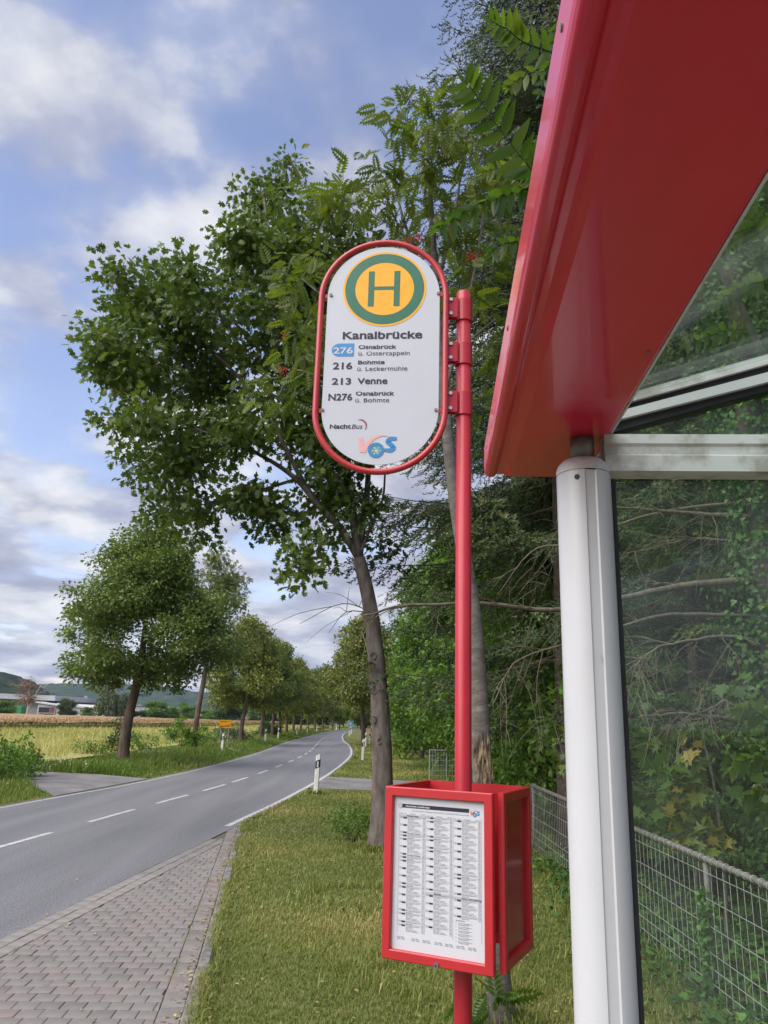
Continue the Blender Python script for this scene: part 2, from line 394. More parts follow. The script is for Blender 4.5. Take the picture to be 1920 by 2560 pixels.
    def prism(s, poly, d, axis='y', off=0.0):
        """poly (a,b) extruded: axis y -> points (a, off..off+d, b); axis z -> (a,b,off..off+d)"""
        p = np.asarray(poly, float); m = len(p)
        if axis == 'y': A = np.c_[p[:, 0], np.full(m, off), p[:, 1]]; B = np.c_[p[:, 0], np.full(m, off + d), p[:, 1]]
        else: A = np.c_[p, np.full(m, off)]; B = np.c_[p, np.full(m, off + d)]
        f = [(i, (i + 1) % m, m + (i + 1) % m, m + i) for i in range(m)]
        f.append(tuple(range(m - 1, -1, -1))); f.append(tuple(range(m, 2 * m)))
        return s.add(np.concatenate([A, B]), f)

    def ring(s, c, r0, r1, y0, y1, n=64):
        """flat ring in the xz plane from depth y0 (front) to y1 (back)"""
        a = np.linspace(0, 2 * np.pi, n, endpoint=False); cs, sn = np.cos(a), np.sin(a)
        P = []
        for r, y in ((r1, y0), (r1, y1), (r0, y1), (r0, y0)):
            P.append(np.c_[c[0] + r * cs, np.full(n, y), c[1] + r * sn])
        i = np.arange(n); j = (i + 1) % n
        Q = np.concatenate([np.c_[k * n + i, k * n + j, ((k + 1) % 4) * n + j, ((k + 1) % 4) * n + i] for k in range(4)])
        return s.add(np.concatenate(P), Q)


def link(name, me, parent=None, loc=None, rot=None):
    o = bpy.data.objects.new(name, me); COL.objects.link(o)
    if parent is not None: o.parent = parent
    if loc is not None: o.location = loc
    if rot is not None: o.rotation_euler = rot
    return o


def thing(name, label, cat, loc=(0, 0, 0), rz=0.0, group=None):
    o = bpy.data.objects.new(name, None); COL.objects.link(o); o.empty_display_size = 0.2
    o.location = loc; o.rotation_euler = (0, 0, rz)
    return tag(o, label, cat, group)


def tag(o, label, cat, group=None, kind=None):
    o['label'] = label; o['category'] = cat
    if group: o['group'] = group
    if kind: o['kind'] = kind
    return o


def struct(o): o['kind'] = 'structure'; return o


def stuff(o, label=None, cat=None):
    o['kind'] = 'stuff'
    if label: o['label'] = label; o['category'] = cat
    return o


def dup(root, loc, rz, sc=1.0, label=None, group=None):
    r = root.copy(); COL.objects.link(r); r.location = loc; r.rotation_euler = (root.rotation_euler[0], root.rotation_euler[1], rz)
    r.scale = (sc, sc, sc) if np.isscalar(sc) else sc
    if label: r['label'] = label
    if group: r['group'] = group
    for ch in list(root.children):
        c = ch.copy(); COL.objects.link(c); c.parent = r
        for g in list(ch.children):
            d = g.copy(); COL.objects.link(d); d.parent = c
    return r


def smooth_path(pts, n=24):
    """Catmull-Rom through points"""
    P = np.asarray(pts, float); P = np.concatenate([[2 * P[0] - P[1]], P, [2 * P[-1] - P[-2]]]); out = []
    segs = len(P) - 3; per = max(2, n // segs)
    for i in range(segs):
        p0, p1, p2, p3 = P[i:i + 4]
        for t in np.linspace(0, 1, per, endpoint=False):
            out.append(0.5 * ((2 * p1) + (-p0 + p2) * t + (2 * p0 - 5 * p1 + 4 * p2 - p3) * t * t + (-p0 + 3 * p1 - 3 * p2 + p3) * t ** 3))
    out.append(P[-2]); return np.array(out)


_dg = None


def text_mesh(s, bold=0.0, shear=0.0, spacing=1.0):
    cu = bpy.data.curves.new('t', 'FONT'); cu.body = s; cu.size = 1.0; cu.offset = bold; cu.shear = shear; cu.space_character = spacing
    cu.resolution_u = 3; cu.fill_mode = 'FRONT'
    o = bpy.data.objects.new('t', cu); COL.objects.link(o)
    dg = bpy.context.evaluated_depsgraph_get()
    me = bpy.data.meshes.new_from_object(o.evaluated_get(dg))
    bpy.data.objects.remove(o); bpy.data.curves.remove(cu)
    v = np.zeros(len(me.vertices) * 3, np.float32); me.vertices.foreach_get('co', v)
    return me, v.reshape(-1, 3)


XH = float(text_mesh('x')[1][:, 1].max() / 0.729)


def put_text(parent, s, x0, x1, z0, z1, y, mat, bold=0.0, shear=0.0, ref='H', name='lettering', spacing=1.0):
    """lettering in the xz plane of parent, spanning x0..x1, baseline z0, cap height z1"""
    me, v = text_mesh(s, bold, shear, spacing)
    w = v[:, 0].max() - v[:, 0].min(); cap = 0.729 + 2 * bold
    X = (v[:, 0] - v[:, 0].min()) / w * (x1 - x0) + x0
    h_ = (v[:, 1] + bold) / cap
    if any(ch.islower() for ch in s): h_ = np.where(h_ <= 0, h_, np.interp(h_, [0, XH, 1.0, 1.6], [0, 0.74, 1.0, 1.45]))
    Z = z0 + h_ * (z1 - z0)
    out = np.c_[X, np.full(len(v), y), Z].astype(np.float32)
    me.vertices.foreach_set('co', out.ravel()); me.update(); me.materials.clear(); me.materials.append(MATS[mat])
    return link(name, me, parent)


# ------------------------------------------------------------------ leaf templates (x side, y along, z up; y 0..1)
def tpl_fan(outline, fold=0.12):
    """leaf with a midrib: outline is the right half (x,y) from stem to tip, mirrored"""
    o = np.array(outline, float); n = len(o)
    V = [(0, y, 0) for y in (0.0, 0.5, 1.0)]
    r = [(x, y, fold * x) for x, y in o]; l_ = [(-x, y, fold * x) for x, y in o]
    V += r + l_
    f = []
    for off in (3, 3 + n):
        idx = [off + i for i in range(n)]
        low = [i for i in idx if V[i][1] <= 0.5]; hi = [i for i in idx if V[i][1] > 0.5]
        chain = [0] + idx + [2]
        for a, b in zip(chain[:-1], chain[1:]):
            f.append((1, a, b) if off == 3 else (1, b, a))
    return np.array(V), np.array(f)


T_DIAMOND = (np.array([[0, 0, 0], [0.30, 0.42, 0.06], [0, 1, -0.05], [-0.30, 0.42, 0.06]]), np.array([[0, 1, 2], [0, 2, 3]]))
T_OAK = tpl_fan([(0.22, 0.20), (0.40, 0.46), (0.14, 0.46), (0.44, 0.74), (0.15, 0.74)], 0.15)
T_MAPLE = tpl_fan([(0.34, -0.06), (0.26, 0.12), (0.62, 0.34), (0.34, 0.38), (0.40, 0.62), (0.16, 0.56)], 0.10)
T_IVY = tpl_fan([(0.36, 0.02), (0.46, 0.30), (0.20, 0.60)], 0.10)
T_OVAL = tpl_fan([(0.26, 0.22), (0.32, 0.5), (0.18, 0.82)], 0.14)


def tpl_pinnate(pairs, length=1.0, ll=0.30, lw=0.085, arch=0.18):
    V, f = [], []

    def leaflet(p, d, nrm, L, Wd):
        d = np.array(d, float); d /= np.linalg.norm(d); s_ = np.cross(d, nrm)
        k = len(V); p = np.array(p)
        for a, b, c in ((0, 0, 0), (Wd, .38, .02), (0, 1, -.06), (-Wd, .38, .02)): V.append(p + s_ * a + d * L * b + nrm * c * L * 2)
        f.extend([(k, k + 1, k + 2), (k, k + 2, k + 3)])
    nrm = np.array([0, 0, 1.0])
    for i in range(pairs):
        t = 0.22 + 0.72 * i / max(1, pairs - 1); p = (0, t * length, -arch * t * t)
        sc = 0.75 + 0.45 * math.sin(math.pi * min(1, t * 1.05))
        for sd in (1, -1): leaflet(p, (sd, 0.55, -0.15), nrm, ll * sc, lw)
    leaflet((0, length, -arch), (0, 1, -.25), nrm, ll * 0.9, lw)
    k = len(V)
    V += [np.array(q) for q in ((-.008, 0, 0), (.008, 0, 0), (0, length, -arch))]; f.append((k, k + 1, k + 2))
    return np.array(V), np.array(f)


T_ROWAN = tpl_pinnate(6)
T_ASH = tpl_pinnate(4, ll=0.42, lw=0.13)


def tpl_needles(n=10):
    V, f = [], []
    r_ = np.random.default_rng(3)
    for i in range(n):
        t = i / n; a = i * 2.4; L = 0.30
        p = np.array([0, t, -0.12 * t * t]); d = np.array([math.cos(a), 0.75, math.sin(a) * 0.8 + 0.1]); d /= np.linalg.norm(d)
        s_ = np.cross(d, [0.3, 1, 0.5]); s_ /= np.linalg.norm(s_); k = len(V)
        V += [p - s_ * .062, p + s_ * .062, p + d * L]; f.append((k, k + 1, k + 2))
    k = len(V); V += [np.array(q) for q in ((-.018, 0, 0), (.018, 0, 0), (0, 1.08, -.13))]; f.append((k, k + 1, k + 2))
    return np.array(V), np.array(f)


T_NEEDLE = tpl_needles()


def scatter(mb, tpl, P, D, Nn, S, rnd):
    """copies of a leaf template at P, along D, with normals Nn (all n x 3), size S (n), value rnd (n)"""
    TV, TF = tpl; n = len(P); k = len(TV)
    D = D / (np.linalg.norm(D, axis=1)[:, None] + 1e-9)
    X = np.cross(D, Nn); X /= np.linalg.norm(X, axis=1)[:, None] + 1e-9
    Z = np.cross(X, D)
    V = P[:, None, :] + S[:, None, None] * (TV[None, :, 0, None] * X[:, None, :] + TV[None, :, 1, None] * D[:, None, :] + TV[None, :, 2, None] * Z[:, None, :])
    Fs = (TF[None] + (np.arange(n) * k)[:, None, None]).reshape(-1, TF.shape[1])
    mb.add(V.reshape(-1, 3), Fs, np.repeat(rnd, k))


def leaf_cloud(mb, C, per, crad, tpl, size, g, up=0.7, droop=0.25, out=None, flat=0.8, hue=0.5):
    """leaves around cluster centres C; hue varies by cluster and by leaf"""
    n = len(C) * per
    ci = np.repeat(np.arange(len(C)), per)
    off = np.clip(g.normal(size=(n, 3)), -1.7, 1.7) * crad * np.array([0.6, 0.6, 0.6 * flat])
    P = C[ci] + off
    Nn = g.normal(size=(n, 3)) * 0.6 + np.array([0, 0, up])
    D = off / (crad + 1e-6) + g.normal(size=(n, 3)) * 0.6 + np.array([0, 0, -droop])
    if out is not None: D = D + out[ci] * 0.6
    S = size * g.uniform(0.65, 1.25, n)
    rn = np.clip(hue * g.beta(2, 2, len(C))[ci] + (1 - hue) * g.beta(1.6, 2.2, n), 0, 1)
    scatter(mb, tpl, P, D, Nn, S, rn)


def grow(mb, pts, rads, C, g, r0=0.02, r1=0.006, sides=5, sag=0.0):
    """limbs: connect every cluster centre to the nearest point already on the tree"""
    pts = list(map(np.array, pts)); base = np.array(pts[0])
    A = np.array(pts); order = np.argsort(np.min(np.linalg.norm(C[:, None] - A[None], axis=2), axis=1))
    nodes = np.array(pts); nr = np.array(rads, float)
    for i in order:
        c = C[i]; d = np.linalg.norm(nodes - c, axis=1) + 0.35 * np.maximum(0, nodes[:, 2] - c[2] + 0.2)
        k = int(np.argmin(d)); a = nodes[k]
        L = np.linalg.norm(c - a)
        if L < 1e-3: continue
        mid = (a + c) / 2 + g.normal(size=3) * 0.08 * L + np.array([0, 0, 0.10 * L - sag * L])
        q = np.array([a, a * .45 + mid * .55 + (a - mid) * 0, mid, c * .6 + mid * .4, c])
        ra = min(nr[k] * 0.75, r0 * (0.6 + 0.5 * L)); ra = max(ra, r1 * 1.3)
        mb.tube(q, np.linspace(ra, r1, 5), sides, cap=False)
        nodes = np.concatenate([nodes, q[2:]]); nr = np.concatenate([nr, np.linspace(ra, r1, 5)[2:]])


def ell_points(blobs, dens, g, shell=0.55):
    """cluster centres inside ellipsoids (cx,cy,cz,rx,ry,rz); more towards the shell"""
    out = []
    for b in blobs:
        c, r_ = np.array(b[:3]), np.array(b[3:6]); n = max(3, int(dens * (r_[0] * r_[1] * r_[2]) ** (2 / 3)))
        d = g.normal(size=(n, 3)); d /= np.linalg.norm(d, axis=1)[:, None]
        rad = shell + (1 - shell) * g.random(n) ** 0.7
        rad = np.where(g.random(n) < 0.25, g.random(n) ** 0.5, rad)
        out.append(c + d * rad[:, None] * r_)
    return np.concatenate(out)


# ------------------------------------------------------------------ the ground, road and paving
RE = smooth_path([(-5.5, -15, 0), (-3.25, 7.43, 0), (-2.96, 10.5, 0), (-2.53, 14.9, 0), (-2.03, 20.7, 0), (-1.56, 29.2, 0), (-1.30, 40, 0),
                  (-1.38, 48, 0), (-1.95, 60, 0), (-3.0, 74, 0), (-4.0, 95, 0), (-4.3, 118, 0), (-2.2, 140, 0), (5, 162, 0), (20, 180, 0)], 170)
LE = smooth_path([(-10.9, -15, 0), (-8.62, 7, 0), (-7.75, 17, 0), (-7.02, 23.4, 0), (-6.65, 31.5, 0), (-6.62, 42, 0), (-6.85, 50, 0), (-7.3, 61.5, 0),
                  (-7.5, 75, 0), (-7.55, 90, 0), (-7.6, 114, 0), (-6.3, 143, 0), (0, 168, 0), (17, 188, 0)], 170)
xr = lambda y: np.interp(y, RE[:150, 1], RE[:150, 0])
xl = lambda y: np.interp(y, LE[:150, 1], LE[:150, 0])


def sheet(name, a, b, z, mat, parent=None, za=None, zb=None):
    """strip between two polylines of equal length"""
    a, b = np.asarray(a, float), np.asarray(b, float); n = len(a)
    A = np.c_[a[:, :2], np.full(n, z if za is None else za)]; B = np.c_[b[:, :2], np.full(n, z if zb is None else zb)]
    i = np.arange(n - 1)
    return MB().add(np.concatenate([A, B]), np.c_[i, n + i, n + i + 1, i + 1]).build(name, mat, parent)


def resample(P, n):
    d = np.r_[0, np.cumsum(np.linalg.norm(np.diff(P[:, :2], axis=0), axis=1))]; t = np.linspace(0, d[-1], n)
    return np.c_[np.interp(t, d, P[:, 0]), np.interp(t, d, P[:, 1]), np.zeros(n)]


g0 = MB()
g0.add([(-4400, -1300, -.09), (4400, -1300, -.09), (4400, 4300, -.09), (-4400, 4300, -.09)], [(0, 1, 2, 3)])
struct(g0.build('ground', 'ground'))
REs, LEs = resample(RE, 220), resample(LE, 220)
road = struct(sheet('road', LEs, REs, 0.0, 'asphalt'))


def stripe(name, path, w, z, mat, parent):
    P = np.asarray(path, float); T = np.gradient(P[:, :2], axis=0); T /= np.linalg.norm(T, axis=1)[:, None]
    Nn = np.c_[-T[:, 1], T[:, 0]] * w / 2
    return sheet(name, np.c_[P[:, :2] + Nn, P[:, 2]], np.c_[P[:, :2] - Nn, P[:, 2]], z, mat, parent)


line_r = np.array([p + np.array([-0.16, 0, 0]) for p in RE if p[1] > 14.7])
line_r[:, 0] += np.interp(np.arange(len(line_r)), [0, len(line_r)], [0, 0])
stripe('edge_line', line_r, 0.115, 0.004, 'road_paint', road)
line_l = np.array([p + np.array([0.17, 0, 0]) for p in LE])
stripe('edge_line', line_l, 0.065, 0.004, 'road_paint', road)
mid = lambda y: 0.5 * (xr(y) + xl(y)) + 0.02
dash_y = [(8.2, 10.3), (11.5, 13.55), (14.9, 16.97), (18.2, 20.25), (21.43, 23.6), (24.36, 26.5), (28.3, 30.2)]
yy = 32.0
while yy < 150: dash_y.append((yy, yy + 2.0)); yy += 3.9
for a, b in dash_y:
    q = np.linspace(a, b, 5); stripe('lane_dash', np.c_[mid(q), q, 0 * q], 0.10, 0.004, 'road_paint', road)

# bus bay: pavers between the road edge and a tapering kerb
K0, K1 = np.array([-1.225, 5.67]), np.array([-2.46, 14.75])           # kerb face line
kd = (K1 - K0) / np.linalg.norm(K1 - K0); kn = np.array([-kd[1], kd[0]])   # kn points to the road
E0, E1 = np.array([xr(4.0), 4.0]), np.array([xr(14.6), 14.6])
ed = (E1 - E0) / np.linalg.norm(E1 - E0); en = np.array([ed[1], -ed[0]])   # points into the bay
kerb_at = lambda y: K0 + kd * (y - K0[1]) / kd[1]
edge_at = lambda y: E0 + ed * (y - E0[1]) / ed[1]
ys = np.linspace(1.0, 14.9, 24)
bay = struct(sheet('bus_bay', [(*edge_at(y), 0) for y in ys], [(*(kerb_at(y) if y < 14.6 else edge_at(y) + en * .05), 0) for y in ys], -0.012, 'joint_soil'))


def clip(poly, p, n):
    """keep the side of the line through p with normal n"""
    out = []
    for i in range(len(poly)):
        a, b = poly[i], poly[(i + 1) % len(poly)]; da, db = (a - p) @ n, (b - p) @ n
        if da >= 0: out.append(a)
        if (da >= 0) != (db >= 0): out.append(a + (b - a) * da / (da - db))
    return out


def area(p):
    p = np.array(p); return 0.5 * abs(np.dot(p[:, 0], np.roll(p[:, 1], 1)) - np.dot(p[:, 1], np.roll(p[:, 0], 1)))


def block(mb, poly, top, dep=0.035, ch=0.006):
    p = np.array(poly); c = p.mean(0); m = len(p)
    sh = 1 - ch / max(0.02, math.sqrt(area(p)) / 2)
    q = c + (p - c) * sh
    V = np.concatenate([np.c_[p, np.full(m, top - dep)], np.c_[p, np.full(m, top - ch * .45)], np.c_[q, np.full(m, top)]])
    f = []
    for k in (0, 1):
        for i in range(m): j = (i + 1) % m; f.append((k * m + i, k * m + j, k * m + m + j, k * m + m + i))
    f.append(tuple(range(2 * m, 3 * m)))
    mb.add(V, f)


def ccw(p):
    p = np.array(p); s_ = np.sum(p[:, 0] * np.roll(p[:, 1], -1) - np.roll(p[:, 0], -1) * p[:, 1])
    return p if s_ > 0 else p[::-1]


def inview(x, y, pad=30):
    u, v = proj((x, y, 0)); return -pad < u < 1920 + pad and v < 2560 + pad


GUT, BAND = 0.17, 0.30        # gutter course by the kerb, edge courses by the asphalt
blocks = []
e1 = np.array([1.0, 0.05]); e1 /= np.linalg.norm(e1); e2 = np.array([-e1[1], e1[0]])
bw, bd, jt = 0.158, 0.150, 0.005
org = np.array([-2.2, 3.0])
for r_ in range(0, 90):
    for c_ in range(-16, 18):
        o_ = org + e2 * r_ * bd + e1 * ((c_ + 0.5 * (r_ % 2) + 0.04 * math.sin(r_ * 2.1)) * bw)
        h = jt / 2
        P_ = [o_ + e1 * h + e2 * h, o_ + e1 * (bw - h) + e2 * h, o_ + e1 * (bw - h) + e2 * (bd - h), o_ + e1 * h + e2 * (bd - h)]
        P_ = clip(P_, kerb_at(5) + kn * (GUT + .006), kn)
        if len(P_) > 2: P_ = clip(P_, edge_at(5) + en * (BAND + .006), en)
        if len(P_) > 2 and area(P_) > 0.0018: blocks.append(ccw(P_))
for row in range(2):                                              # courses along the asphalt edge
    for i in range(60):
        t0 = -2.6 + 0.20 * i + 0.1 * (row % 2); o_ = E0 + ed * t0 + en * (0.012 + row * 0.145); h = 0.003
        P_ = [o_ + ed * h, o_ + ed * (0.2 - h), o_ + ed * (0.2 - h) + en * 0.139, o_ + ed * h + en * 0.139]
        P_ = clip(P_, kerb_at(5) + kn * (GUT + .006), kn)
        if len(P_) > 2 and area(P_) > 0.002: blocks.append(ccw(P_))
for i in range(40):                                               # gutter slabs along the kerb
    o_ = K0 + kd * (-3.0 + 0.33 * i) + kn * 0.012; h = 0.004
    P_ = [o_ + kd * h, o_ + kd * (0.33 - h), o_ + kd * (0.33 - h) + kn * (GUT - .012), o_ + kd * h + kn * (GUT - .012)]
    P_ = clip(P_, edge_at(5) + en * .012, en)
    if len(P_) > 2 and area(P_) > 0.004: blocks.append(ccw(P_))
cen = np.array([b.mean(0) for b in blocks])
vis = np.array([inview(*c) for c in cen])
order = np.lexsort((cen[:, 1], ~vis))
rest = MB()
for k_, i in enumerate(order):
    top = 0.003 + random.uniform(-.002, .002)
    P_ = blocks[i] if True else None
    if k_ < 300:
        m_ = MB(); c = cen[i]; block(m_, P_ - c, 0.0)
        isedge = (c - E0) @ en < BAND
        o = m_.build('paving_block', 'paver_light' if isedge else random.choices(('paver', 'paver_pink', 'paver_dark'), (.72, .12, .16))[0], bay, loc=(c[0], c[1], top), rot=(random.uniform(-.012, .012), random.uniform(-.012, .012), 0))
    else:
        block(rest, P_, top)
stuff(rest.build('far_paving_blocks', 'paver', bay))
# kerb stones
kerb = struct(MB().box((K0[0] - kn[0] * 0.06 + kd[0] * 3.6, K0[1] - kn[1] * 0.06 + kd[1] * 3.6, -0.06), (0.09, 12.0, 0.10), math.atan2(kd[1], kd[0]) - math.pi / 2).build('kerb', 'kerb'))
for i in range(14):
    t0 = -2.35 + i * 0.84
    c = K0 + kd * (t0 + 0.42) - kn * 0.055
    if c[1] > 14.9: break
    m_ = MB().bbox((0, 0, 0), (0.10, 0.825, 0.20), 0.018)
    m_.build('kerb_stone', 'kerb', kerb, loc=(c[0], c[1], -0.035 + random.uniform(-.006, .006)), rot=(random.uniform(-.006, .006), random.uniform(-.04, .04), math.atan2(kd[1], kd[0]) - math.pi / 2))

# right verge (lawn), from the kerb / road edge to the fence, and the woodland floor behind it
yv = np.concatenate([np.linspace(-6, 14.6, 40), RE[(RE[:, 1] > 15) & (RE[:, 1] < 150)][:, 1]])


def verge_edge(y):
    if y < 14.8: q = kerb_at(y) - kn * 0.105; return q[0]
    return xr(y) + 0.05


va = np.array([(verge_edge(y), y, 0) for y in yv]); vb = np.array([(2.55 if y < 30 else 2.55 + (y - 30) * .02, y, 0) for y in yv])
struct(sheet('verge', va, np.array([(min(v[0] + .10, b[0]), v[1], 0) for v, b in zip(va, vb)]), 0, 'lawn_soil', za=-0.02, zb=0.045))
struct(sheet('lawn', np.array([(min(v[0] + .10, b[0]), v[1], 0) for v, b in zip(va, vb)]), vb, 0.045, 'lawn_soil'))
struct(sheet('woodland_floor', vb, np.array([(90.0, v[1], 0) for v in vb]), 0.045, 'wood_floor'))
pv0 = MB().add([(-1.0, -9, .050), (2.5, -9, .050), (2.5, 2.15, .050), (.25, 2.15, .050), (-.85, 2.15, .050)], [(0, 1, 2, 3, 4)])
struct(pv0.build('bounce_pavement', 'paver_light'))  # unseen pale paving, added to bounce light up onto the roof beam's underside
# crossing track in asphalt
tr = MB(); q = [(xr(22.7) - .02, 22.7, .052), (2.6, 22.1, .052), (2.6, 26.0, .052), (xr(27.2) - .02, 27.2, .052)]
tr.add(q, [(0, 1, 2, 3)]); struct(tr.build('track', 'asphalt_side'))
tr = MB(); q = [(xr(22.7) - .05, 22.7, .0035), (xr(22.7) + .0, 22.7, .050), (xr(27.2), 27.2, .050), (xr(27.2) - .05, 27.2, .0035)]
tr.add(q, [(0, 1, 2, 3)]); struct(tr.build('track_ramp', 'asphalt_side'))

# left verge and the field entrance
lb = np.array([(xl(y) - 5.0, y, 0) for y in yv]); la = np.array([(xl(y) - 0.02, y, 0) for y in yv])
struct(sheet('far_verge', lb, la, 0.0, 'lawn_soil', za=0.06, zb=0.0))
tr = MB(); q_ent = q = [(xl(19.0) - .01, 19.0), (xl(24.6) - .01, 24.6), (-8.5, 25.0), (-11.6, 25.6), (-12.4, 23.8), (-9.9, 22.6), (-8.5, 20.2)]
tr.add([(a, b, .012 if a > xl(b) - .1 else .066) for a, b in q], [(0, 1, 2), (0, 2, 5), (0, 5, 6), (2, 3, 4), (2, 4, 5)]); struct(tr.build('field_entrance', 'asphalt_side'))

# ---- grass
def blades(mb, P, h, w, g, lean=0.5, rn=None):
    n = len(P); a = g.uniform(0, 2 * np.pi, n); d = np.c_[np.cos(a), np.sin(a), 0 * a]; s_ = np.c_[-d[:, 1], d[:, 0], 0 * a]
    L = np.abs(g.normal(lean, lean * .5, n))[:, None]; hh = h[:, None]; ww = w[:, None]
    b0, b1 = P - s_ * ww, P + s_ * ww
    m0 = P + d * hh * L * .35 + np.array([0, 0, .6]) * hh; t = P + d * hh * L + np.array([0, 0, 1.0]) * hh * np.maximum(.35, 1 - .3 * L)
    V = np.stack([b0, b1, m0 + s_ * ww * .75, m0 - s_ * ww * .75, t], 1).reshape(-1, 3)
    k = np.arange(n)[:, None] * 5
    rn = g.beta(1.6, 2.0, n) if rn is None else rn
    mb.add(V, np.concatenate([k + np.array([0, 1, 2]), k + np.array([0, 2, 3]), k + np.array([3, 2, 4])]), np.repeat(rn, 5))


def patch(P, s=0.6, ph=0.0):
    """slow variation over the ground, 0..1"""
    x, y = P[:, 0] * s + ph, P[:, 1] * s
    return 0.5 + 0.25 * (np.sin(x * 2.1 + 1.3 * np.sin(y * 1.1)) + np.sin(y * 1.7 + 1.7 * np.sin(x * .9 + 2)))


def in_track(P):
    return (P[:, 1] > 22.15) & (P[:, 1] < 27.0 - np.clip((P[:, 0] + 1.6) * .28, 0, 1.2))


g = np.random.default_rng(11)
gr = MB()
for y0, y1, dens, h, w in ((4.8, 8.0, 3600, .050, .0032), (8.0, 13.0, 1700, .052, .0046), (13, 22, 600, .055, .0078), (22, 40, 300, .075, .012), (40, 75, 90, .11, .025)):
    n = int(dens * (y1 - y0) * 5.0)
    y = g.uniform(y0, y1, n); lo = np.array([verge_edge(v) for v in np.linspace(y0, y1, 60)]); lo = np.interp(y, np.linspace(y0, y1, 60), lo)
    x = lo + (2.6 - lo) * g.random(n); P = np.c_[x, y, np.full(n, .042)]
    keep = ~in_track(P) & (np.abs((x * 1900 / y)) < 1500); P = P[keep]
    pv = patch(P, 0.9)
    hh = h * g.uniform(.45, 1.25, len(P)) * (0.75 + .5 * pv) * np.where(P[:, 0] - np.interp(P[:, 1], yv, [verge_edge(v) for v in yv]) < .12, 1.5, 1)
    rn = np.clip(0.62 * pv + g.normal(0, .19, len(P)) + .04, 0, 1)
    blades(gr, P, hh, w * g.uniform(.7, 1.3, len(P)), g, .7, rn)
n = 5200; yk = g.uniform(4.8, 14.6, n); q = np.array([kerb_at(v) for v in yk]) - kn * (.105 + g.normal(-.005, .035, n))[:, None]       # tufts creeping over the kerb
keep = patch(np.c_[q, q[:, :1]], 2.2) > .38; q = q[keep]
blades(gr, np.c_[q, np.full(len(q), .050)], g.uniform(.03, .10, len(q)), g.uniform(.002, .004, len(q)), g, .9, np.clip(g.normal(.4, .25, len(q)), 0, 1))
n = 1500; c = np.c_[g.uniform(-1.0, 2.2, n), g.uniform(5, 16, n), np.full(n, .05)]                                               # clover and plantain leaves
sel = patch(c, 1.4, 4.0) > .62; c = c[sel]; c = np.repeat(c, 4, 0) + g.normal(0, .03, (len(c) * 4, 3)) * [1, 1, .25]
scatter(gr, T_DIAMOND, c, g.normal(size=c.shape) * [1, 1, .25], np.c_[g.normal(size=(len(c), 2)) * .35, np.ones(len(c))], g.uniform(.018, .045, len(c)), np.clip(g.normal(.12, .1, len(c)), 0, 1))
for cx_, cy_, r_, n in ((.09, 12.53, .26, 900), (.86, 5.62, .16, 700), (-1.55, 20.9, .12, 300), (.5, 6.6, .5, 700), (1.7, 8.0, .7, 900), (-.2, 9.2, .5, 600)):
    a = g.uniform(0, 2 * np.pi, n); rr_ = r_ * (.9 + np.abs(g.normal(0, .35, n))); P = np.c_[cx_ + rr_ * np.cos(a), cy_ + rr_ * np.sin(a), np.full(n, .042)]
    blades(gr, P, g.uniform(.05, .17, n), g.uniform(.002, .004, n) * (1 + cy_ / 12), g, .6, np.clip(g.normal(.3, .2, n), 0, 1))
stuff(gr.build('grass', 'grass', attr=True), 'short mown lawn grass beside the bus bay', 'grass')

gl = MB()
for y0, y1, dens, w in ((12, 24, 340, .008), (24, 40, 200, .012), (40, 70, 120, .018), (70, 125, 45, .035)):
    n = int(dens * (y1 - y0) * 4.6)
    y = g.uniform(y0, y1, n); t = g.random(n); x = xl(y) - .08 - 4.6 * t
    P = np.c_[x, y, 0.055 * t]
    poly_ = np.array(q_ent); ent = np.zeros(n, bool)
    for i_ in range(7):
        (xa, ya), (xb_, yb_) = poly_[i_], poly_[(i_ + 1) % 7]
        ent ^= ((ya > y) != (yb_ > y)) & (x < (xb_ - xa) * (y - ya) / (yb_ - ya + 1e-9) + xa)
    P = P[~ent]; pv = patch(P, .5, 2.0)
    edge = np.clip((xl(P[:, 1]) - P[:, 0]) / 1.4, .35, 1)
    hh = (.20 + .22 * pv) * edge * g.uniform(.5, 1.35, len(P))
    rn = np.clip(.25 + .45 * patch(P, .23, 1.) + g.normal(0, .22, len(P)), 0, 1)
    blades(gl, P, hh, w * g.uniform(.7, 1.4, len(P)), g, .45, rn)
stuff(gl.build('tall_grass', 'grass_tall', attr=True), 'tall unmown verge grass between road and field', 'grass')

# wild grass right far side strip, weeds at fence foot
gw = MB()
n = 16000; y = g.uniform(4.2, 40, n) ** 1.0; x = 2.5 + g.normal(.35, .45, n); P = np.c_[x, y, np.full(n, .042)]
blades(gw, P, g.uniform(.05, .22, n), g.uniform(.002, .005, n) * (1 + y / 12), g, .6, g.beta(1.5, 2.5, n))
stuff(gw.build('fence_weeds', 'grass_tall', attr=True), 'weedy grass growing along the foot of the wire fence', 'grass')

# fallen leaf bits in the gutter and on the paving, tufts in joints
lt = MB(); n = 420
yl = g.uniform(4.8, 14, n); q = np.array([kerb_at(v) for v in yl]) + kn * np.abs(g.normal(0.03, .05, n))[:, None]
n2 = 60; y2 = g.uniform(5, 12, n2); q2 = np.array([kerb_at(v) for v in y2]) + kn * g.uniform(.2, 1.8, n2)[:, None]
n3 = 260; y3 = g.uniform(5, 13, n3); q3 = np.array([kerb_at(v) for v in y3]) - kn * g.uniform(.15, 2.8, n3)[:, None]
Pq = np.concatenate([np.c_[q, np.full(n, .012)], np.c_[q2, np.full(n2, .013)], np.c_[q3, np.full(n3, .085)]]); m_ = len(Pq)
scatter(lt, T_OVAL, Pq, g.normal(size=(m_, 3)) * [1, 1, .15], np.c_[g.normal(size=(m_, 2)) * .3, np.ones(m_)], g.uniform(.016, .045, m_), g.random(m_))
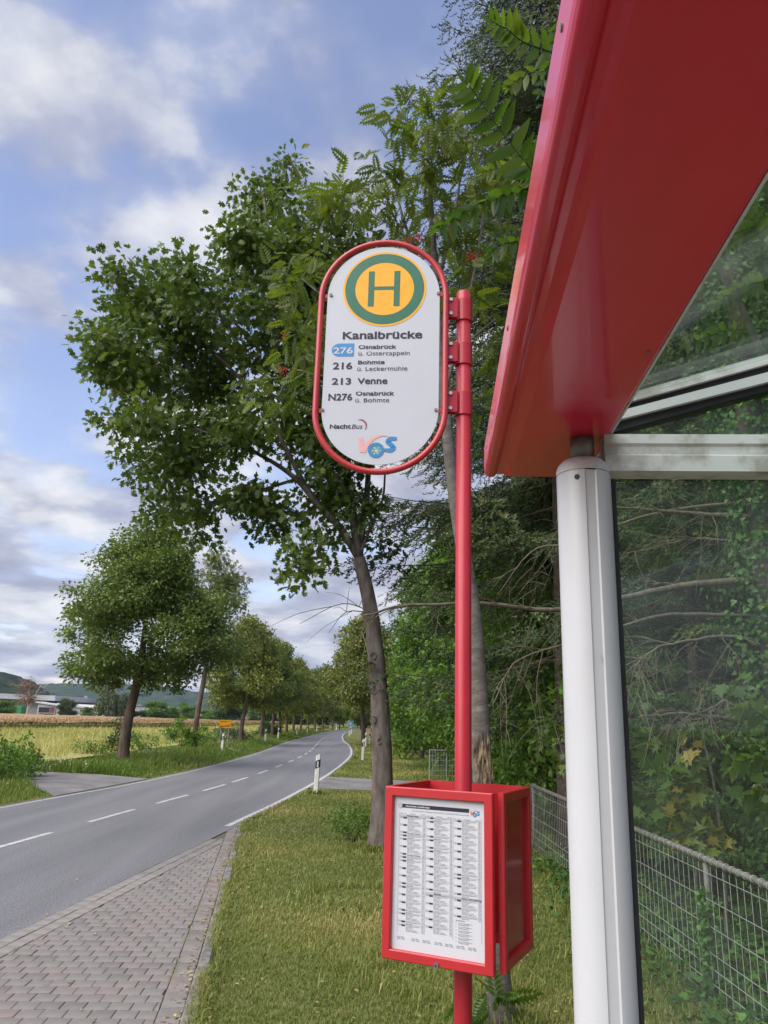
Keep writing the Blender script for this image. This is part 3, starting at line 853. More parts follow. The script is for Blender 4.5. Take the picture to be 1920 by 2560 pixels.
stuff(lt.build('leaf_litter', 'litter', attr=True), 'dry fallen leaves scattered along the kerb', 'leaves')
jtm = MB(); n = 1500; yl = g.uniform(4.8, 12.5, n); q = np.array([kerb_at(v) for v in yl]) + kn * (GUT + g.normal(0, .012, n))[:, None]
sel = (patch(np.c_[q, q[:, :1]], 3.0) > .56); q = q[sel]
blades(jtm, np.c_[q, np.full(len(q), -.004)], g.uniform(.008, .03, len(q)), np.full(len(q), .002), g, .8)
stuff(jtm.build('joint_weeds', 'grass', attr=True), 'tiny weeds in the paving joint beside the gutter', 'weeds')

# ---- fields
FL = np.array([(-60, -30), (-40, 45), (-32.1, 67.6), (-24.1, 92.9), (-21.6, 123.8), (-20.5, 165)])      # where the tan crop begins
fy = np.linspace(18, 165, 60); fa = np.array([(np.interp(y, FL[:, 1], FL[:, 0]), y, 0) for y in fy]); fb = np.array([(xl(y) - 4.6, y, 0) for y in fy])
struct(sheet('field', fa, fb, 0.24, 'field'))
bl = MB()
for y0, y1, dens, w, hh in ((24, 45, 48, .013, .50), (45, 75, 20, .026, .50), (75, 160, 8, .06, .50)):
    n = int(dens * (y1 - y0) * 22); y = g.uniform(y0, y1, n); a = np.interp(y, FL[:, 1], FL[:, 0]); b = xl(y) - 5.2
    x = a + (b - a) * g.random(n) ** .75
    P = np.c_[x, y, np.full(n, .12)]; pv = patch(P, .12)
    keep = ~((np.sin(x * .9 - y * .33) > .995))
    blades(bl, P[keep], (hh * g.uniform(.6, 1.15, n))[keep], (w * g.uniform(.6, 1.4, n))[keep], g, .22, np.clip(.55 * pv + g.normal(.2, .2, n), 0, 1)[keep])
stuff(bl.build('barley_crop', 'barley', attr=True), 'pale green ripening barley standing in the field', 'crop')
# tan crop: a standing mass one metre high
nx, ny = 60, 40
U, V_ = np.meshgrid(np.linspace(0, 1, nx), np.linspace(0, 1, ny)); yy_ = 30 + U * 150; x0_ = np.interp(yy_, FL[:, 1], FL[:, 0])
X_ = x0_ - V_ * 130; Z_ = 0.92 + .05 * np.sin(X_ * .9) * np.sin(yy_ * .7) + g.normal(0, .03, X_.shape); Z_[0, :] -= .05
idx = np.arange(nx * ny).reshape(ny, nx)
tm = MB(); Q_ = np.stack([idx[:-1, :-1], idx[:-1, 1:], idx[1:, 1:], idx[1:, :-1]], -1).reshape(-1, 4)
tm.add(np.c_[X_.ravel(), yy_.ravel(), Z_.ravel()], Q_)
struct(tm.build('crop_top', 'tan_top'))
oc = MB(); n = 15000; y = g.uniform(40, 165, n); x = np.interp(y, FL[:, 1], FL[:, 0]) + .7 - g.exponential(.6, n)
P = np.c_[x, y, np.full(n, .2)]; blades(oc, P, g.uniform(.35, .80, n), g.uniform(.03, .08, n), g, .18)
stuff(oc.build('crop_stems', 'oat_stem', attr=True), 'dark green stems along the edge of the tan crop', 'crop')
oc = MB(); n = 16000; y = g.uniform(40, 170, n); x = np.interp(y, FL[:, 1], FL[:, 0]) - g.exponential(9, n)
P = np.c_[x, y, np.full(n, .72)]; blades(oc, P, g.uniform(.25, .45, n), g.uniform(.04, .10, n), g, .4)
stuff(oc.build('crop_heads', 'oats', attr=True), 'reddish tan seed heads of the tall crop strip', 'crop')


# ------------------------------------------------------------------ bus stop sign
def on_plane(px, py, c, yaw, k=1.0):
    """photo pixel -> (along, up) on a vertical plane through c turned by yaw"""
    d = ray(px, py, k); ax = np.array([math.cos(yaw), -math.sin(yaw), 0]); n = np.array([math.sin(yaw), math.cos(yaw), 0])
    t = ((c - EYE) @ n) / (d @ n); p = EYE + d * t - c
    return p @ ax, p[2]


POLE = np.array([0.309, 2.85, 0.045]); PR = 0.0302
pole_top = at(1005, 632, 2.85)[2]
stop = thing('bus_stop_sign', 'red tubular bus stop pole carrying an oval white H sign', 'sign', POLE)
mb = MB(); zt = pole_top - POLE[2]
mb.tube([(0, 0, -.05), (0, 0, .5), (0, 0, zt - .006), (0, 0, zt)], [PR, PR, PR, PR - .005], 32)
mb.build('pole', 'red_paint', stop, smooth=False)
for p_ in stop.children[0].data.polygons: p_.use_smooth = len(p_.vertices) == 4
SY = R(5.0); SCN = np.array([-0.02, 2.82, 3.39])
sg = lambda zx, zy: on_plane(760 + zx * .28032, 580 + zy * .28032, SCN, SY)
rel = SCN - POLE
uL, uR = (sg(165, 560)[0] + sg(95, 1590)[0]) / 2, (sg(1262, 560)[0] + sg(1262, 1590)[0]) / 2
wT, wB = sg(735, 98)[1], sg(680, 2140)[1]
hw = (uR - uL) / 2; uc = (uR + uL) / 2


def stadium(hw, top, bot, uc, n=40):
    a = np.linspace(0, np.pi, n)
    up = np.c_[uc + hw * np.cos(a), top - hw + hw * np.sin(a)]
    dn = np.c_[uc - hw * np.cos(a), bot + hw - hw * np.sin(a)]
    return np.concatenate([up, dn])


st = stadium(hw, wT, wB, uc)
st = np.concatenate([st, ]);
# denser straight runs
pts = []
for i in range(len(st)):
    a, b = st[i], st[(i + 1) % len(st)]; L = np.linalg.norm(b - a); k_ = max(1, int(L / .04))
    for t in range(k_): pts.append(a + (b - a) * t / k_)
pts = np.array(pts)
mb = MB().loop_tube(np.c_[pts[:, 0], np.zeros(len(pts)), pts[:, 1]], 0.0125, 14)
mb.build('frame', 'red_frame', stop, smooth=True, loc=rel, rot=(0, 0, -SY))
pl_, pr_ = (sg(222, 560)[0] + sg(148, 1590)[0]) / 2, (sg(1214, 560)[0] + sg(1196, 1590)[0]) / 2
ps = stadium((pr_ - pl_) / 2, sg(760, 138)[1], sg(680, 2078)[1], (pr_ + pl_) / 2)
panel = MB().prism(ps, 0.004, 'y', -0.002).build('sign_panel', 'white_plate', stop, loc=rel, rot=(0, 0, -SY))
panel['label'] = 'white oval plate with green and yellow H emblem and line numbers'
for zx, zy, dx in ((242, 568, -1), (1198, 553, 1), (165, 1590, -1), (1176, 1590, 1)):
    u, w = sg(zx, zy)
    e = uL if dx < 0 else uR
    MB().bbox(((u + e) / 2 + dx * .004, .006, w), (abs(e - u) + .012, .006, .020), .002).build('bracket', 'red_frame', stop, loc=rel, rot=(0, 0, -SY))
    a_ = np.linspace(0, 2 * np.pi, 12, endpoint=False)
    MB().prism(np.c_[u + .0065 * np.cos(a_), w + .0065 * np.sin(a_)], .006, 'y', -.008).build('bolt', 'steel_dark', stop, loc=rel, rot=(0, 0, -SY))
# emblem
c0 = np.array([(sg(350, 512)[0] + sg(1092, 500)[0]) / 2, (sg(722, 195)[1] + sg(722, 832)[1]) / 2]); rO = (sg(1092, 500)[0] - sg(350, 512)[0]) / 2
disc = lambda r, y0, d, n=72: MB().prism([(c0[0] + r * math.cos(t), c0[1] + r * math.sin(t)) for t in np.linspace(0, 2 * np.pi, n, endpoint=False)], d, 'y', y0)
disc(rO, -.0032, .0011).build('emblem_disc', 'sign_yellow', panel)
MB().ring(c0, rO * .705, rO * .948, -.0036, -.0033, 72).build('emblem_ring', 'sign_green', panel)
hx0, hx1, hx2, hx3 = -.39 * rO, -.245 * rO, .225 * rO, .37 * rO; hz = .475 * rO; hb0, hb1 = -.035 * rO, .06 * rO
Hp = [(hx0, -hz), (hx1, -hz), (hx1, hb0), (hx2, hb0), (hx2, -hz), (hx3, -hz), (hx3, hz), (hx2, hz), (hx2, hb1), (hx1, hb1), (hx1, hz), (hx0, hz)]
mb = MB()
for a_, b_, c_, d_ in ((hx0, -hz, hx1, hz), (hx2, -hz, hx3, hz), (hx1, hb0, hx2, hb1)):
    mb.prism([(c0[0] + a_, c0[1] + b_), (c0[0] + c_, c0[1] + b_), (c0[0] + c_, c0[1] + d_), (c0[0] + a_, c0[1] + d_)], .0004, 'y', -.0037)
mb.build('letter_h', 'sign_green', panel)
# tag behind 276
tq = [sg(450, 996), sg(445, 1112)]; lft = sg(248, 1055)[0]; zc = (tq[0][1] + tq[1][1]) / 2; hr = (tq[0][1] - tq[1][1]) / 2
tp = [(tq[0][0], zc + hr)] + [(lft + hr * 1.1 - hr * 1.1 * math.sin(t), zc + hr * math.cos(t)) for t in np.linspace(0, np.pi, 16)] + [(tq[1][0], zc - hr)]
MB().prism(tp[::-1], .0006, 'y', -.0028).build('line_tag', 'tag_blue', panel)


def stext(s, x0, yb, x1, yt, mat='ink', bold=0.0, shear=0.0, y=-.0034, spacing=1.0):
    a, b = sg(x0, yb), sg(x1, yb); t = sg(x0, yt)
    put_text(panel, s, a[0], b[0], (a[1] + b[1]) / 2, (a[1] + b[1]) / 2 + (t[1] - a[1]), y, mat, bold, shear, spacing=spacing)


BB = 0.024
stext('Kanalbrücke', 345, 956, 1055, 888, bold=BB)
stext('276', 262, 1090, 436, 1030, 'white_plate', bold=BB, y=-.0040)
stext('Osnabrück', 487, 1045, 825, 1010, bold=BB)
stext('ü. Ostercappeln', 486, 1102, 943, 1067)
stext('216', 258, 1227, 430, 1163, bold=BB)
stext('Bohmte', 482, 1182, 720, 1147, bold=BB)
stext('ü. Leckermühle', 476, 1240, 922, 1203)
stext('213', 248, 1364, 420, 1302, bold=BB)
stext('Venne', 475, 1359, 744, 1304, bold=BB)
stext('N276', 217, 1505, 430, 1441, bold=BB)
stext('Osnabrück', 462, 1461, 806, 1424, bold=BB)
stext('ü. Bohmte', 458, 1521, 760, 1484)
stext('Nacht', 230, 1757, 418, 1717, bold=.03)
stext('Bus', 426, 1757, 522, 1717, 'ink', shear=.22)
# crescent beside the night bus lettering
ar = []
for t in np.linspace(R(120), R(-50), 18): ar.append((508 + 54 * math.cos(t), 1726 - 54 * math.sin(t)))
for i, t in enumerate(np.linspace(R(-50), R(120), 18)): ar.append((505 + (54 - 13 * math.sin(math.pi * i / 17)) * math.cos(t), 1727 - (53 - 13 * math.sin(math.pi * i / 17)) * math.sin(t)))
cres = MB(); q = [sg(*p) for p in ar]; V = [(a, -.0034, b) for a, b in q]
cres.add(V, [(i, i + 1, 34 - i, 35 - i) for i in range(17)]).build('night_crescent', 'moon', panel)


def logo(parent, f, y, s=1.0, cv='logo_pink'):
    """three-letter transport logo; f maps logo pixels to (along, up)"""
    def strip(name, centre, widths, mat, yy):
        P = smooth_path([(a, b, 0) for a, b in centre], 26)[:, :2]; T = np.gradient(P, axis=0); T /= np.linalg.norm(T, axis=1)[:, None]
        wv = np.interp(np.linspace(0, 1, len(P)), np.linspace(0, 1, len(widths)), widths)[:, None] / 2; Nn = np.c_[-T[:, 1], T[:, 0]] * wv
        A = [f(*p) for p in P + Nn]; B = [f(*p) for p in P - Nn]; n = len(P)
        V = [(a, yy, b) for a, b in A + B]
        MB().add(V, [(i, i + 1, n + i + 1, n + i) for i in range(n - 1)]).build(name, mat, parent)
    strip('logo_letter', [(503, 1836), (512, 1905), (520, 1966)], [38, 40, 46], cv, y)
    strip('logo_letter', [(528, 1966), (560, 1905), (610, 1850), (690, 1818), (765, 1826)], [44, 36, 30, 14, 3], cv, y - .0001)
    strip('logo_letter', [(828, 1845), (775, 1848), (745, 1872), (775, 1900), (800, 1925), (770, 1950), (705, 1945)], [28, 40, 38, 40, 40, 40, 26], 'logo_blue', y - .0002)
    c = f(642, 1948); r1 = abs(f(714, 1948)[0] - f(570, 1948)[0]) / 2
    MB().ring(c, r1 * .60, r1, y - .0006, y - .0003, 40).build('logo_wheel', 'logo_blue', parent)
    mbs = MB()
    for k_ in range(6):
        a0 = k_ * math.pi / 3 + .18; V = [(c[0] + r1 * .55 * rr * math.cos(a), y - .0005, c[1] + r1 * .55 * rr * math.sin(a)) for rr, a in ((.25, a0 + .3), (1, a0), (1, a0 + .36), (1, a0 + .7))]
        mbs.add(V, [(0, 1, 2, 3)])
    mbs.build('logo_spokes', 'logo_green', parent)


logo(panel, sg, -.0034)
# clamps
for za, zb in ((560, 745), (955, 1140), (1395, 1595)):
    w1, w0 = sg(1320, za)[1], sg(1320, zb)[1]; zc = (w0 + w1) / 2 + SCN[2] - POLE[2]; hgt = w1 - w0
    a_ = np.linspace(0, 2 * np.pi, 32, endpoint=False)
    band = MB(); 
    band.ring((0, 0), PR + .001, PR + .006, -hgt / 2, hgt / 2, 36)
    Vb = band.v[0]; band.v[0] = np.c_[Vb[:, 0], Vb[:, 2], Vb[:, 1]]; band.f[0] = band.f[0][:, ::-1]
    cl = band.build('clamp', 'red_paint', stop, loc=(0, 0, zc))
    fx = uR + rel[0] * 1.0
    e = (SCN + np.array([math.cos(SY), -math.sin(SY), 0]) * uR - POLE)
    px0, px1 = -PR - .001, e[0]
    MB().bbox(((px0 + px1) / 2, (e[1]) * .5 - .012, 0), (abs(px1 - px0) + .006, .006, hgt * .96), .002).build('clamp_plate', 'red_paint', cl)
    MB().bbox(((px0 + px1) / 2, (e[1]) * .5 + .012, 0), (abs(px1 - px0) + .006, .006, hgt * .96), .002).build('clamp_plate', 'red_paint', cl)
    for s_ in (-.33, .33):
        b6 = np.linspace(0, 2 * np.pi, 14, endpoint=False)
        MB().prism(np.c_[(px0 + px1) / 2 - .002 + .0075 * np.cos(b6), s_ * hgt + .0075 * np.sin(b6)], .008, 'y', e[1] * .5 - .022).build('bolt', 'steel', cl)

# ------------------------------------------------------------------ timetable case on the pole
BY = R(26.0); n_ = np.array([math.sin(BY), math.cos(BY), 0]); ax_ = np.array([math.cos(BY), -math.sin(BY), 0])
HD = 0.175
CF = POLE - n_ * HD; CF[2] = 1.45
bx = lambda zx, zy: on_plane(940 + zx * .25316, 1900 + zy * .25316, CF, BY)
fl = (bx(118, 255)[0] + bx(75, 1945)[0]) / 2; fr = (bx(1163, 325)[0] + bx(1192, 2125)[0]) / 2
ft = (bx(118, 255)[1] + bx(1163, 325)[1]) / 2; fb_ = (bx(78, 1945)[1] + bx(1190, 2125)[1]) / 2
ql = (bx(207, 345)[0] + bx(168, 1868)[0]) / 2; qr = (bx(1089, 402)[0] + bx(1113, 2008)[0]) / 2
qt = (bx(207, 345)[1] + bx(1089, 402)[1]) / 2; qb = (bx(168, 1868)[1] + bx(1113, 2008)[1]) / 2
case = thing('timetable_case', 'square red metal case with framed bus timetable around the red pole', 'timetable', (POLE[0], POLE[1], CF[2]), -BY)


def face_frame(w, h, t, d, name='frame', mat='red_frame'):
    """four mitred bars round an opening, front at y=-d"""
    mb = MB(); x, z = w / 2, h / 2
    o = [(-x, -z), (x, -z), (x, z), (-x, z)]; i = [(-x + t, -z + t), (x - t, -z + t), (x - t, z - t), (-x + t, z - t)]
    b = .003
    o2 = [(-x + b, -z + b), (x - b, -z + b), (x - b, z - b), (-x + b, z - b)]; i2 = [(a + (b if a < 0 else -b) * -1, c + (b if c < 0 else -b) * -1) for a, c in i]
    V = [(a, 0, c) for a, c in o] + [(a, -d + b, c) for a, c in o] + [(a, -d, c) for a, c in o2] + [(a, -d, c) for a, c in i2] + [(a, -d + b, c) for a, c in i] + [(a, 0, c) for a, c in i]
    f = []
    for k_ in range(6):
        for q in range(4):
            r2 = (q + 1) % 4; k2 = (k_ + 1) % 6; f.append((k_ * 4 + q, k_ * 4 + r2, k2 * 4 + r2, k2 * 4 + q))
    return mb.add(V, f)


fw, fh = fr - fl, ft - fb_; fcx, fcz = (fl + fr) / 2, (ft + fb_) / 2
fo = face_frame(fw, fh, (fw - (qr - ql)) / 2, .022).build('frame', 'red_frame', case, loc=(fcx, -HD, fcz))
MB().bbox((0, .004, 0), (fw - .02, .006, fh - .02), .001).build('backing_board', 'red_board', case, loc=(fcx, -HD, fcz))
pp = MB().bbox((0, -.004, 0), (qr - ql + .01, .003, qt - qb + .01), .0005).build('paper', 'paper', case, loc=(fcx, -HD, (qt + qb) / 2))
pp['label'] = 'printed white timetable sheet in three columns'
a_ = np.linspace(0, 2 * np.pi, 16, endpoint=False)
lk = bx(622, 2010)
lock = MB().prism(np.c_[.0085 * np.cos(a_), .0085 * np.sin(a_)], .008, 'y', -.028).build('lock', 'steel_dark', case, loc=(lk[0], -HD, lk[1]))
MB().prism(np.c_[.003 * np.cos(a_), .003 * np.sin(a_)], .001, 'y', -.0292).build('key_hole', 'rubber', lock)
# the other three sides
sd = 2 * HD - .02
for nm, lx, ly, rz, wd in (('right', fr + .004, 0.015, math.pi / 2, sd), ('back', fcx, HD, math.pi, fw - .01), ('left', fl + .012, .01, -math.pi / 2, sd)):
    f2 = face_frame(wd, fh, .032, .02).build('frame', 'red_frame', case, loc=(lx, ly, fcz), rot=(0, 0, rz))
    MB().bbox((0, -.003, 0), (wd - .03, .004, fh - .03), .001).build('side_board', 'red_board', case, loc=(lx, ly, fcz), rot=(0, 0, rz))
for zz in (.16, -.16):
    MB().bbox((fcx, .0, fcz + zz), (.03, 2 * HD - .012, .03), .003).build('mounting_bar', 'red_frame', case)
    cm = MB().ring((0, 0), PR + .001, PR + .006, -.02, .02, 28); Vb = cm.v[0]; cm.v[0] = np.c_[Vb[:, 0], Vb[:, 2], Vb[:, 1]]; cm.f[0] = cm.f[0][:, ::-1]
    cm.build('pole_clip', 'red_frame', case, loc=(0, 0, fcz + zz))
# printing on the sheet (paper-local xz, y front)
PW, PH = qr - ql, qt - qb; yF = -.0062
X = lambda t: -PW / 2 + PW * t
Z = lambda t: PH / 2 - PH * t


def bar(x0, z0, x1, z1, mat, name, y=yF):
    MB().box(((X(x0) + X(x1)) / 2, y, (Z(z0) + Z(z1)) / 2), (abs(X(x1) - X(x0)), .0003, abs(Z(z1) - Z(z0)))).build(name, mat, pp)


bar(.08, .058, .83, .083, 'ink', 'header_bar')
put_text(pp, 'Harpenfeld, Kanalbrücke', X(.13), X(.40), Z(.077), Z(.065), yF - .0004, 'paper', .02)
MB().ring((X(.065), Z(.070)), .0, PW * .026, yF - .0006, yF - .0003, 24).build('header_dot', 'grey_bar', pp)
put_text(pp, 'VLO 05471 9559-0, Weisemann 05476 9225012, Gottlieb 05472 7443, www.vos.info', X(.20), X(.83), Z(.105), Z(.096), yF, 'ink_grey')
lf = lambda x, y: (X(.845) + (x - 485) / 345 * PW * .10, Z(.10) + (1985 - y) / 345 * PW * .10)
logo(pp, lf, yF, cv='logo_red')
# columns of departures
base_me = {}
lines5 = 'Ostercappeln, Krankenhaus\nVenne, Bahnhof\nBelm, Lecon\nOsnabrück, Neumarkt\nOsnabrück, Hauptbahnhof'
lines2 = 'Wehrendorf, Osnabrücker Str\nBohmte, ZOB'
lines1 = 'Ostercappeln, Krankenhaus'


def tiny(txt, w, h, mat='ink_grey'):
    key = (txt, mat)
    if key not in base_me:
        me, v = text_mesh(txt, 0.012); x = (v[:, 0] - v[:, 0].min()) / (v[:, 0].max() - v[:, 0].min()) * w; z = (v[:, 1] - v[:, 1].max()) / (v[:, 1].max() - v[:, 1].min()) * h
        me.vertices.foreach_set('co', np.c_[x, 0 * x, z].astype(np.float32).ravel()); me.update(); me.materials.clear(); me.materials.append(MATS[mat]); base_me[key] = me
    return base_me[key]


cols = [(.065, .355), (.365, .655), (.665, .955)]
bm = MB().box((0, 0, 0), (PW * .040, .0003, PH * .009)).mesh('line_box'); bm.materials.append(MATS['ink'])
rm = MB().box((0, 0, 0), (PW * .29, .0003, PH * .0011)).mesh('rule'); rm.materials.append(MATS['ink_grey'])
patt = [[5, 5, 1, 2, 5, 5, 1, 2, 5, 5, 5, 2, 5, 5, 5, 2, 5, 2, 5], [2, 5, 5, 2, 5, 2, 5, 5, 5, 5, 5, 2, 'Samstag', 5, 5, 5, 5, 5], [5, 5, 5, 5, 5, 5, 5, 2, 5, 5, 2, 'Sonn- und Feiertag', 5, 5, 2]]
hs = {5: .0485, 2: .0235, 1: .021}
for ci, (c0_, c1_) in enumerate(cols):
    z = .118 + ci * .004
    link('column_head', tiny('Zeit   Linie          Haltestelle              Ankunft', PW * .27, PH * .006), pp, loc=(X(c0_ + .01), yF, Z(z)))
    z += .010
    if ci == 0:
        bar(c0_, z, c1_, z + .014, 'grey_bar', 'day_bar'); put_text(pp, 'Montag-Freitag', X(c0_ + .08), X(c0_ + .21), Z(z + .0115), Z(z + .003), yF - .0004, 'ink', .03); z += .016
    for e_ in patt[ci]:
        if isinstance(e_, str):
            bar(c0_, z, c1_, z + .014, 'grey_bar', 'day_bar'); put_text(pp, e_, X(c0_ + .09), X(c0_ + .09 + .011 * len(e_)), Z(z + .0115), Z(z + .003), yF - .0004, 'ink', .03); z += .016; continue
        link('rule', rm, pp, loc=(X((c0_ + c1_) / 2), yF, Z(z)))
        link('line_box', bm, pp, loc=(X(c0_ + .060), yF, Z(z + .007)))
        link('departure_time', tiny('6.29', PW * .028, PH * .0065), pp, loc=(X(c0_ + .006), yF, Z(z + .004)))
        link('stop_list', tiny({5: lines5, 2: lines2, 1: lines1}[e_], PW * (.15 if e_ != 2 else .16), PH * hs[e_] * .82), pp, loc=(X(c0_ + .088), yF, Z(z + .004)))
        link('arrival_times', tiny({5: '6.34\n6.41\n6.48\n6.59\n7.04', 2: '6.34\n6.41', 1: '6.34'}[e_], PW * .024, PH * hs[e_] * .82), pp, loc=(X(c1_ - .030), yF, Z(z + .004)))
        z += hs[e_]
    if ci == 2:
        put_text(pp, 'Zeichenerklärung:', X(.69), X(.79), Z(z + .012), Z(z + .005), yF, 'ink_grey', .02)
        z += .02
        for k_ in range(6):
            link('footnote', tiny('S    nur an Schultagen in\n      Niedersachsen', PW * .17, PH * .016), pp, loc=(X(.69), yF, Z(z))); z += .022
for c_ in (.06, .36, .66, .958): MB().box((X(c_), yF, Z(.5)), (.0005, .0003, PH * .77)).build('column_rule', 'ink_grey', pp)
for k_, x_ in enumerate((.06, .22, .34, .47, .58, .70, .82)): link('footer_note', tiny('Ferien 2025\n07.04 - 19.04', PW * .085, PH * .018), pp, loc=(X(x_), yF, Z(.915)))

# ------------------------------------------------------------------ shelter
UY = R(4.3); u_ = np.array([math.sin(UY), math.cos(UY), 0]); v_ = np.array([math.cos(UY), -math.sin(UY), 0])
PB = np.array([0.454, 1.655, 0.045])
shel = thing('bus_shelter', 'glass bus shelter with thick red roof edge and white posts', 'shelter', PB, -UY)     # local x = v (to the right), local y = u
wp = lambda x, y: on_plane(x, y, np.array([PB[0], PB[1], 0.0]), UY, K)
ZB = at(1255, 950, 1.655)[2] - PB[2]      # underside of the red roof beam


def round_post(name, loc, h, mat='white_paint'):
    M_ = 144; a = np.linspace(0, 2 * np.pi, M_, endpoint=False); r_ = np.full(M_, .060)
    for c0_ in (R(-84), R(96)):                                   # flat rebated band between two steps, as on extruded posts
        d_ = (a - c0_ + np.pi) % (2 * np.pi) - np.pi; band_ = np.abs(d_) < R(11); r_[band_] = .0555 / np.cos(d_[band_])
    V = [np.c_[r_ * np.cos(a), r_ * np.sin(a), np.full(M_, z)] for z in (0, h)]
    mb = MB(); i = np.arange(M_); j = (i + 1) % M_
    mb.add(np.concatenate(V), np.c_[i, j, M_ + j, M_ + i]); mb.f.append(np.array([list(range(M_, 2 * M_))]))
    p = mb.build(name, mat, shel, loc=loc)
    a = np.linspace(0, 2 * np.pi, 64, endpoint=False); i = np.arange(64); j = (i + 1) % 64
    cp = MB(); V = []; rings = [(h + .001, .0605), (h + .012, .0605), (h + .024, .056), (h + .034, .046), (h + .039, .033)]
    for z, rr in rings: V.append(np.c_[rr * np.cos(a), rr * np.sin(a), np.full(64, z)])
    cp.add(np.concatenate(V), np.concatenate([np.c_[k_ * 64 + i, k_ * 64 + j, (k_ + 1) * 64 + j, (k_ + 1) * 64 + i] for k_ in range(4)])); cp.f.append(np.array([[4 * 64 + q for q in range(64)]]))
    cpo = cp.build('cap', 'white_dirty', p, smooth=True)
    MB().tube([(0, 0, h + .03), (0, 0, ZB + .02)], .027, 24).build('stub', 'steel_dark', p, smooth=True)
    return p


ph = at(1258, 1030, 1.655)[2] - PB[2]
P1 = round_post('post', (0, 0, 0), ph)
a_ = np.linspace(0, 2 * np.pi, 14, endpoint=False)
MB().prism(np.c_[.006 * np.cos(a_), .006 * np.sin(a_)], .004, 'y', -.063).build('screw', 'steel_dark', P1, loc=(-.024, .006, ph - .018))
for zs, a0, a1, w_ in ((.93, -128, -96, .010), (1.62, -118, -112, .006), (2.05, -84, -80, .012), (1.25, -70, -66, .005)):   # scuffs
    t_ = np.radians(np.linspace(a0, a1, 9)); zz_ = zs - .012 * np.linspace(0, 1, 9) ** .6 + .003 * np.sin(np.arange(9) * 2.1)
    ra = .0603; V = [(ra * math.cos(t), ra * math.sin(t), z_ + w_ / 2 * (.4 + .6 * math.sin(math.pi * (k_ + .5) / 9))) for k_, (t, z_) in enumerate(zip(t_, zz_))] + [(ra * math.cos(t), ra * math.sin(t), z_ - w_ / 2) for t, z_ in zip(t_, zz_)]
    MB().add(V, [(k_, 9 + k_, 10 + k_, k_ + 1) for k_ in range(8)]).build('scuff', 'white_dirty', P1)
round_post('post', (-.02, -3.2, 0), ph)
# red roof beam, extruded along local y
bl_ = gp(1046, 1031, PB[2] + ZB); loc0 = np.array([(bl_ - PB) @ v_, (bl_ - PB) @ u_])
prof = [(0, .085), (0, .016), (.002, .009), (.006, .003), (.013, 0), (.024, 0), (.029, .003), (.033, .010), (.046, .010), (.056, .006), (.068, .002), (.262, .002), (.266, .004), (.266, .030), (.20, .10), (.02, .10)]
prof = np.array([(loc0[0] + a, ZB + b) for a, b in prof])
yend = loc0[1]
m_ = len(prof); mb = MB(); A = np.c_[prof[:, 0], np.full(m_, yend), prof[:, 1]]; B = np.c_[prof[:, 0], np.full(m_, -3.6), prof[:, 1]]
mb.add(np.concatenate([A, B]), [(i, (i + 1) % m_, m_ + (i + 1) % m_, m_ + i) for i in range(m_)] + [tuple(range(m_ - 1, -1, -1)), tuple(range(m_, 2 * m_))])
beam = mb.build('roof_beam', 'shelter_red', shel)
bv = beam.modifiers.new('bevel', 'BEVEL'); bv.width = .0025; bv.segments = 2; bv.limit_method = 'ANGLE'; bv.angle_limit = R(25)
xR = loc0[0] + .266
a_ = np.linspace(0, 2 * np.pi, 12, endpoint=False)
for ys_ in (yend - .10, yend - .72, yend - 1.34, yend - 1.96):                       # fixings along the fascia and underside
    V = np.c_[np.full(12, loc0[0] - .0015), ys_ + .005 * np.cos(a_), ZB + .05 + .005 * np.sin(a_)]; V2 = V.copy(); V2[:, 0] += .004
    MB().add(np.concatenate([V, V2]), [tuple(range(12))] + [(i, (i + 1) % 12, 12 + (i + 1) % 12, 12 + i) for i in range(12)]).build('fixing', 'steel_dark', shel)
    MB().prism(np.c_[loc0[0] + .245 + .004 * np.cos(a_), ys_ + .004 * np.sin(a_)], .003, 'z', ZB + .0005).build('fixing', 'steel_dark', shel)
MB().box((xR + .0035, (yend - 3.6) / 2, ZB + .014), (.005, yend + 3.55, .020)).build('edge_trim', 'white_dirty', shel)
# end wall: top rail, pane, gaskets
zr1, zr0 = wp(1400, 948)[1] - PB[2], wp(1400, 1026)[1] - PB[2]
L = 2.4
pr = [(-.030, zr0), (.030, zr0), (.030, zr1), (-.030, zr1), (-.030, zr1 - .022), (-.024, zr1 - .027), (-.024, zr1 - .046), (-.030, zr1 - .051)]
V0 = [(.045, a, b) for a, b in pr]; V1 = [(L, a, b) for a, b in pr]; m_ = len(pr)
MB().add(V0 + V1, [(i, m_ + i, m_ + (i + 1) % m_, (i + 1) % m_) for i in range(m_)] + [tuple(range(m_)), tuple(range(2 * m_ - 1, m_ - 1, -1))]).build('top_rail', 'white_dirty', shel)
zg = wp(1500, 1041)[1] - PB[2]
MB().box((.066 + (L - .066) / 2, 0, (zg + .10) / 2), (L - .066, .008, zg - .10)).build('wall_pane', 'glass_wall', shel)
MB().box((.0645, 0, (zg + .10) / 2), (.009, .022, zg - .10)).build('gasket', 'rubber', shel)
round_post('post', (L + .05, 0, 0), ph + .0)
MB().bbox((L / 2 + .03, 0, .085), (L - .08, .05, .05), .004).build('bottom_rail', 'white_paint', shel)
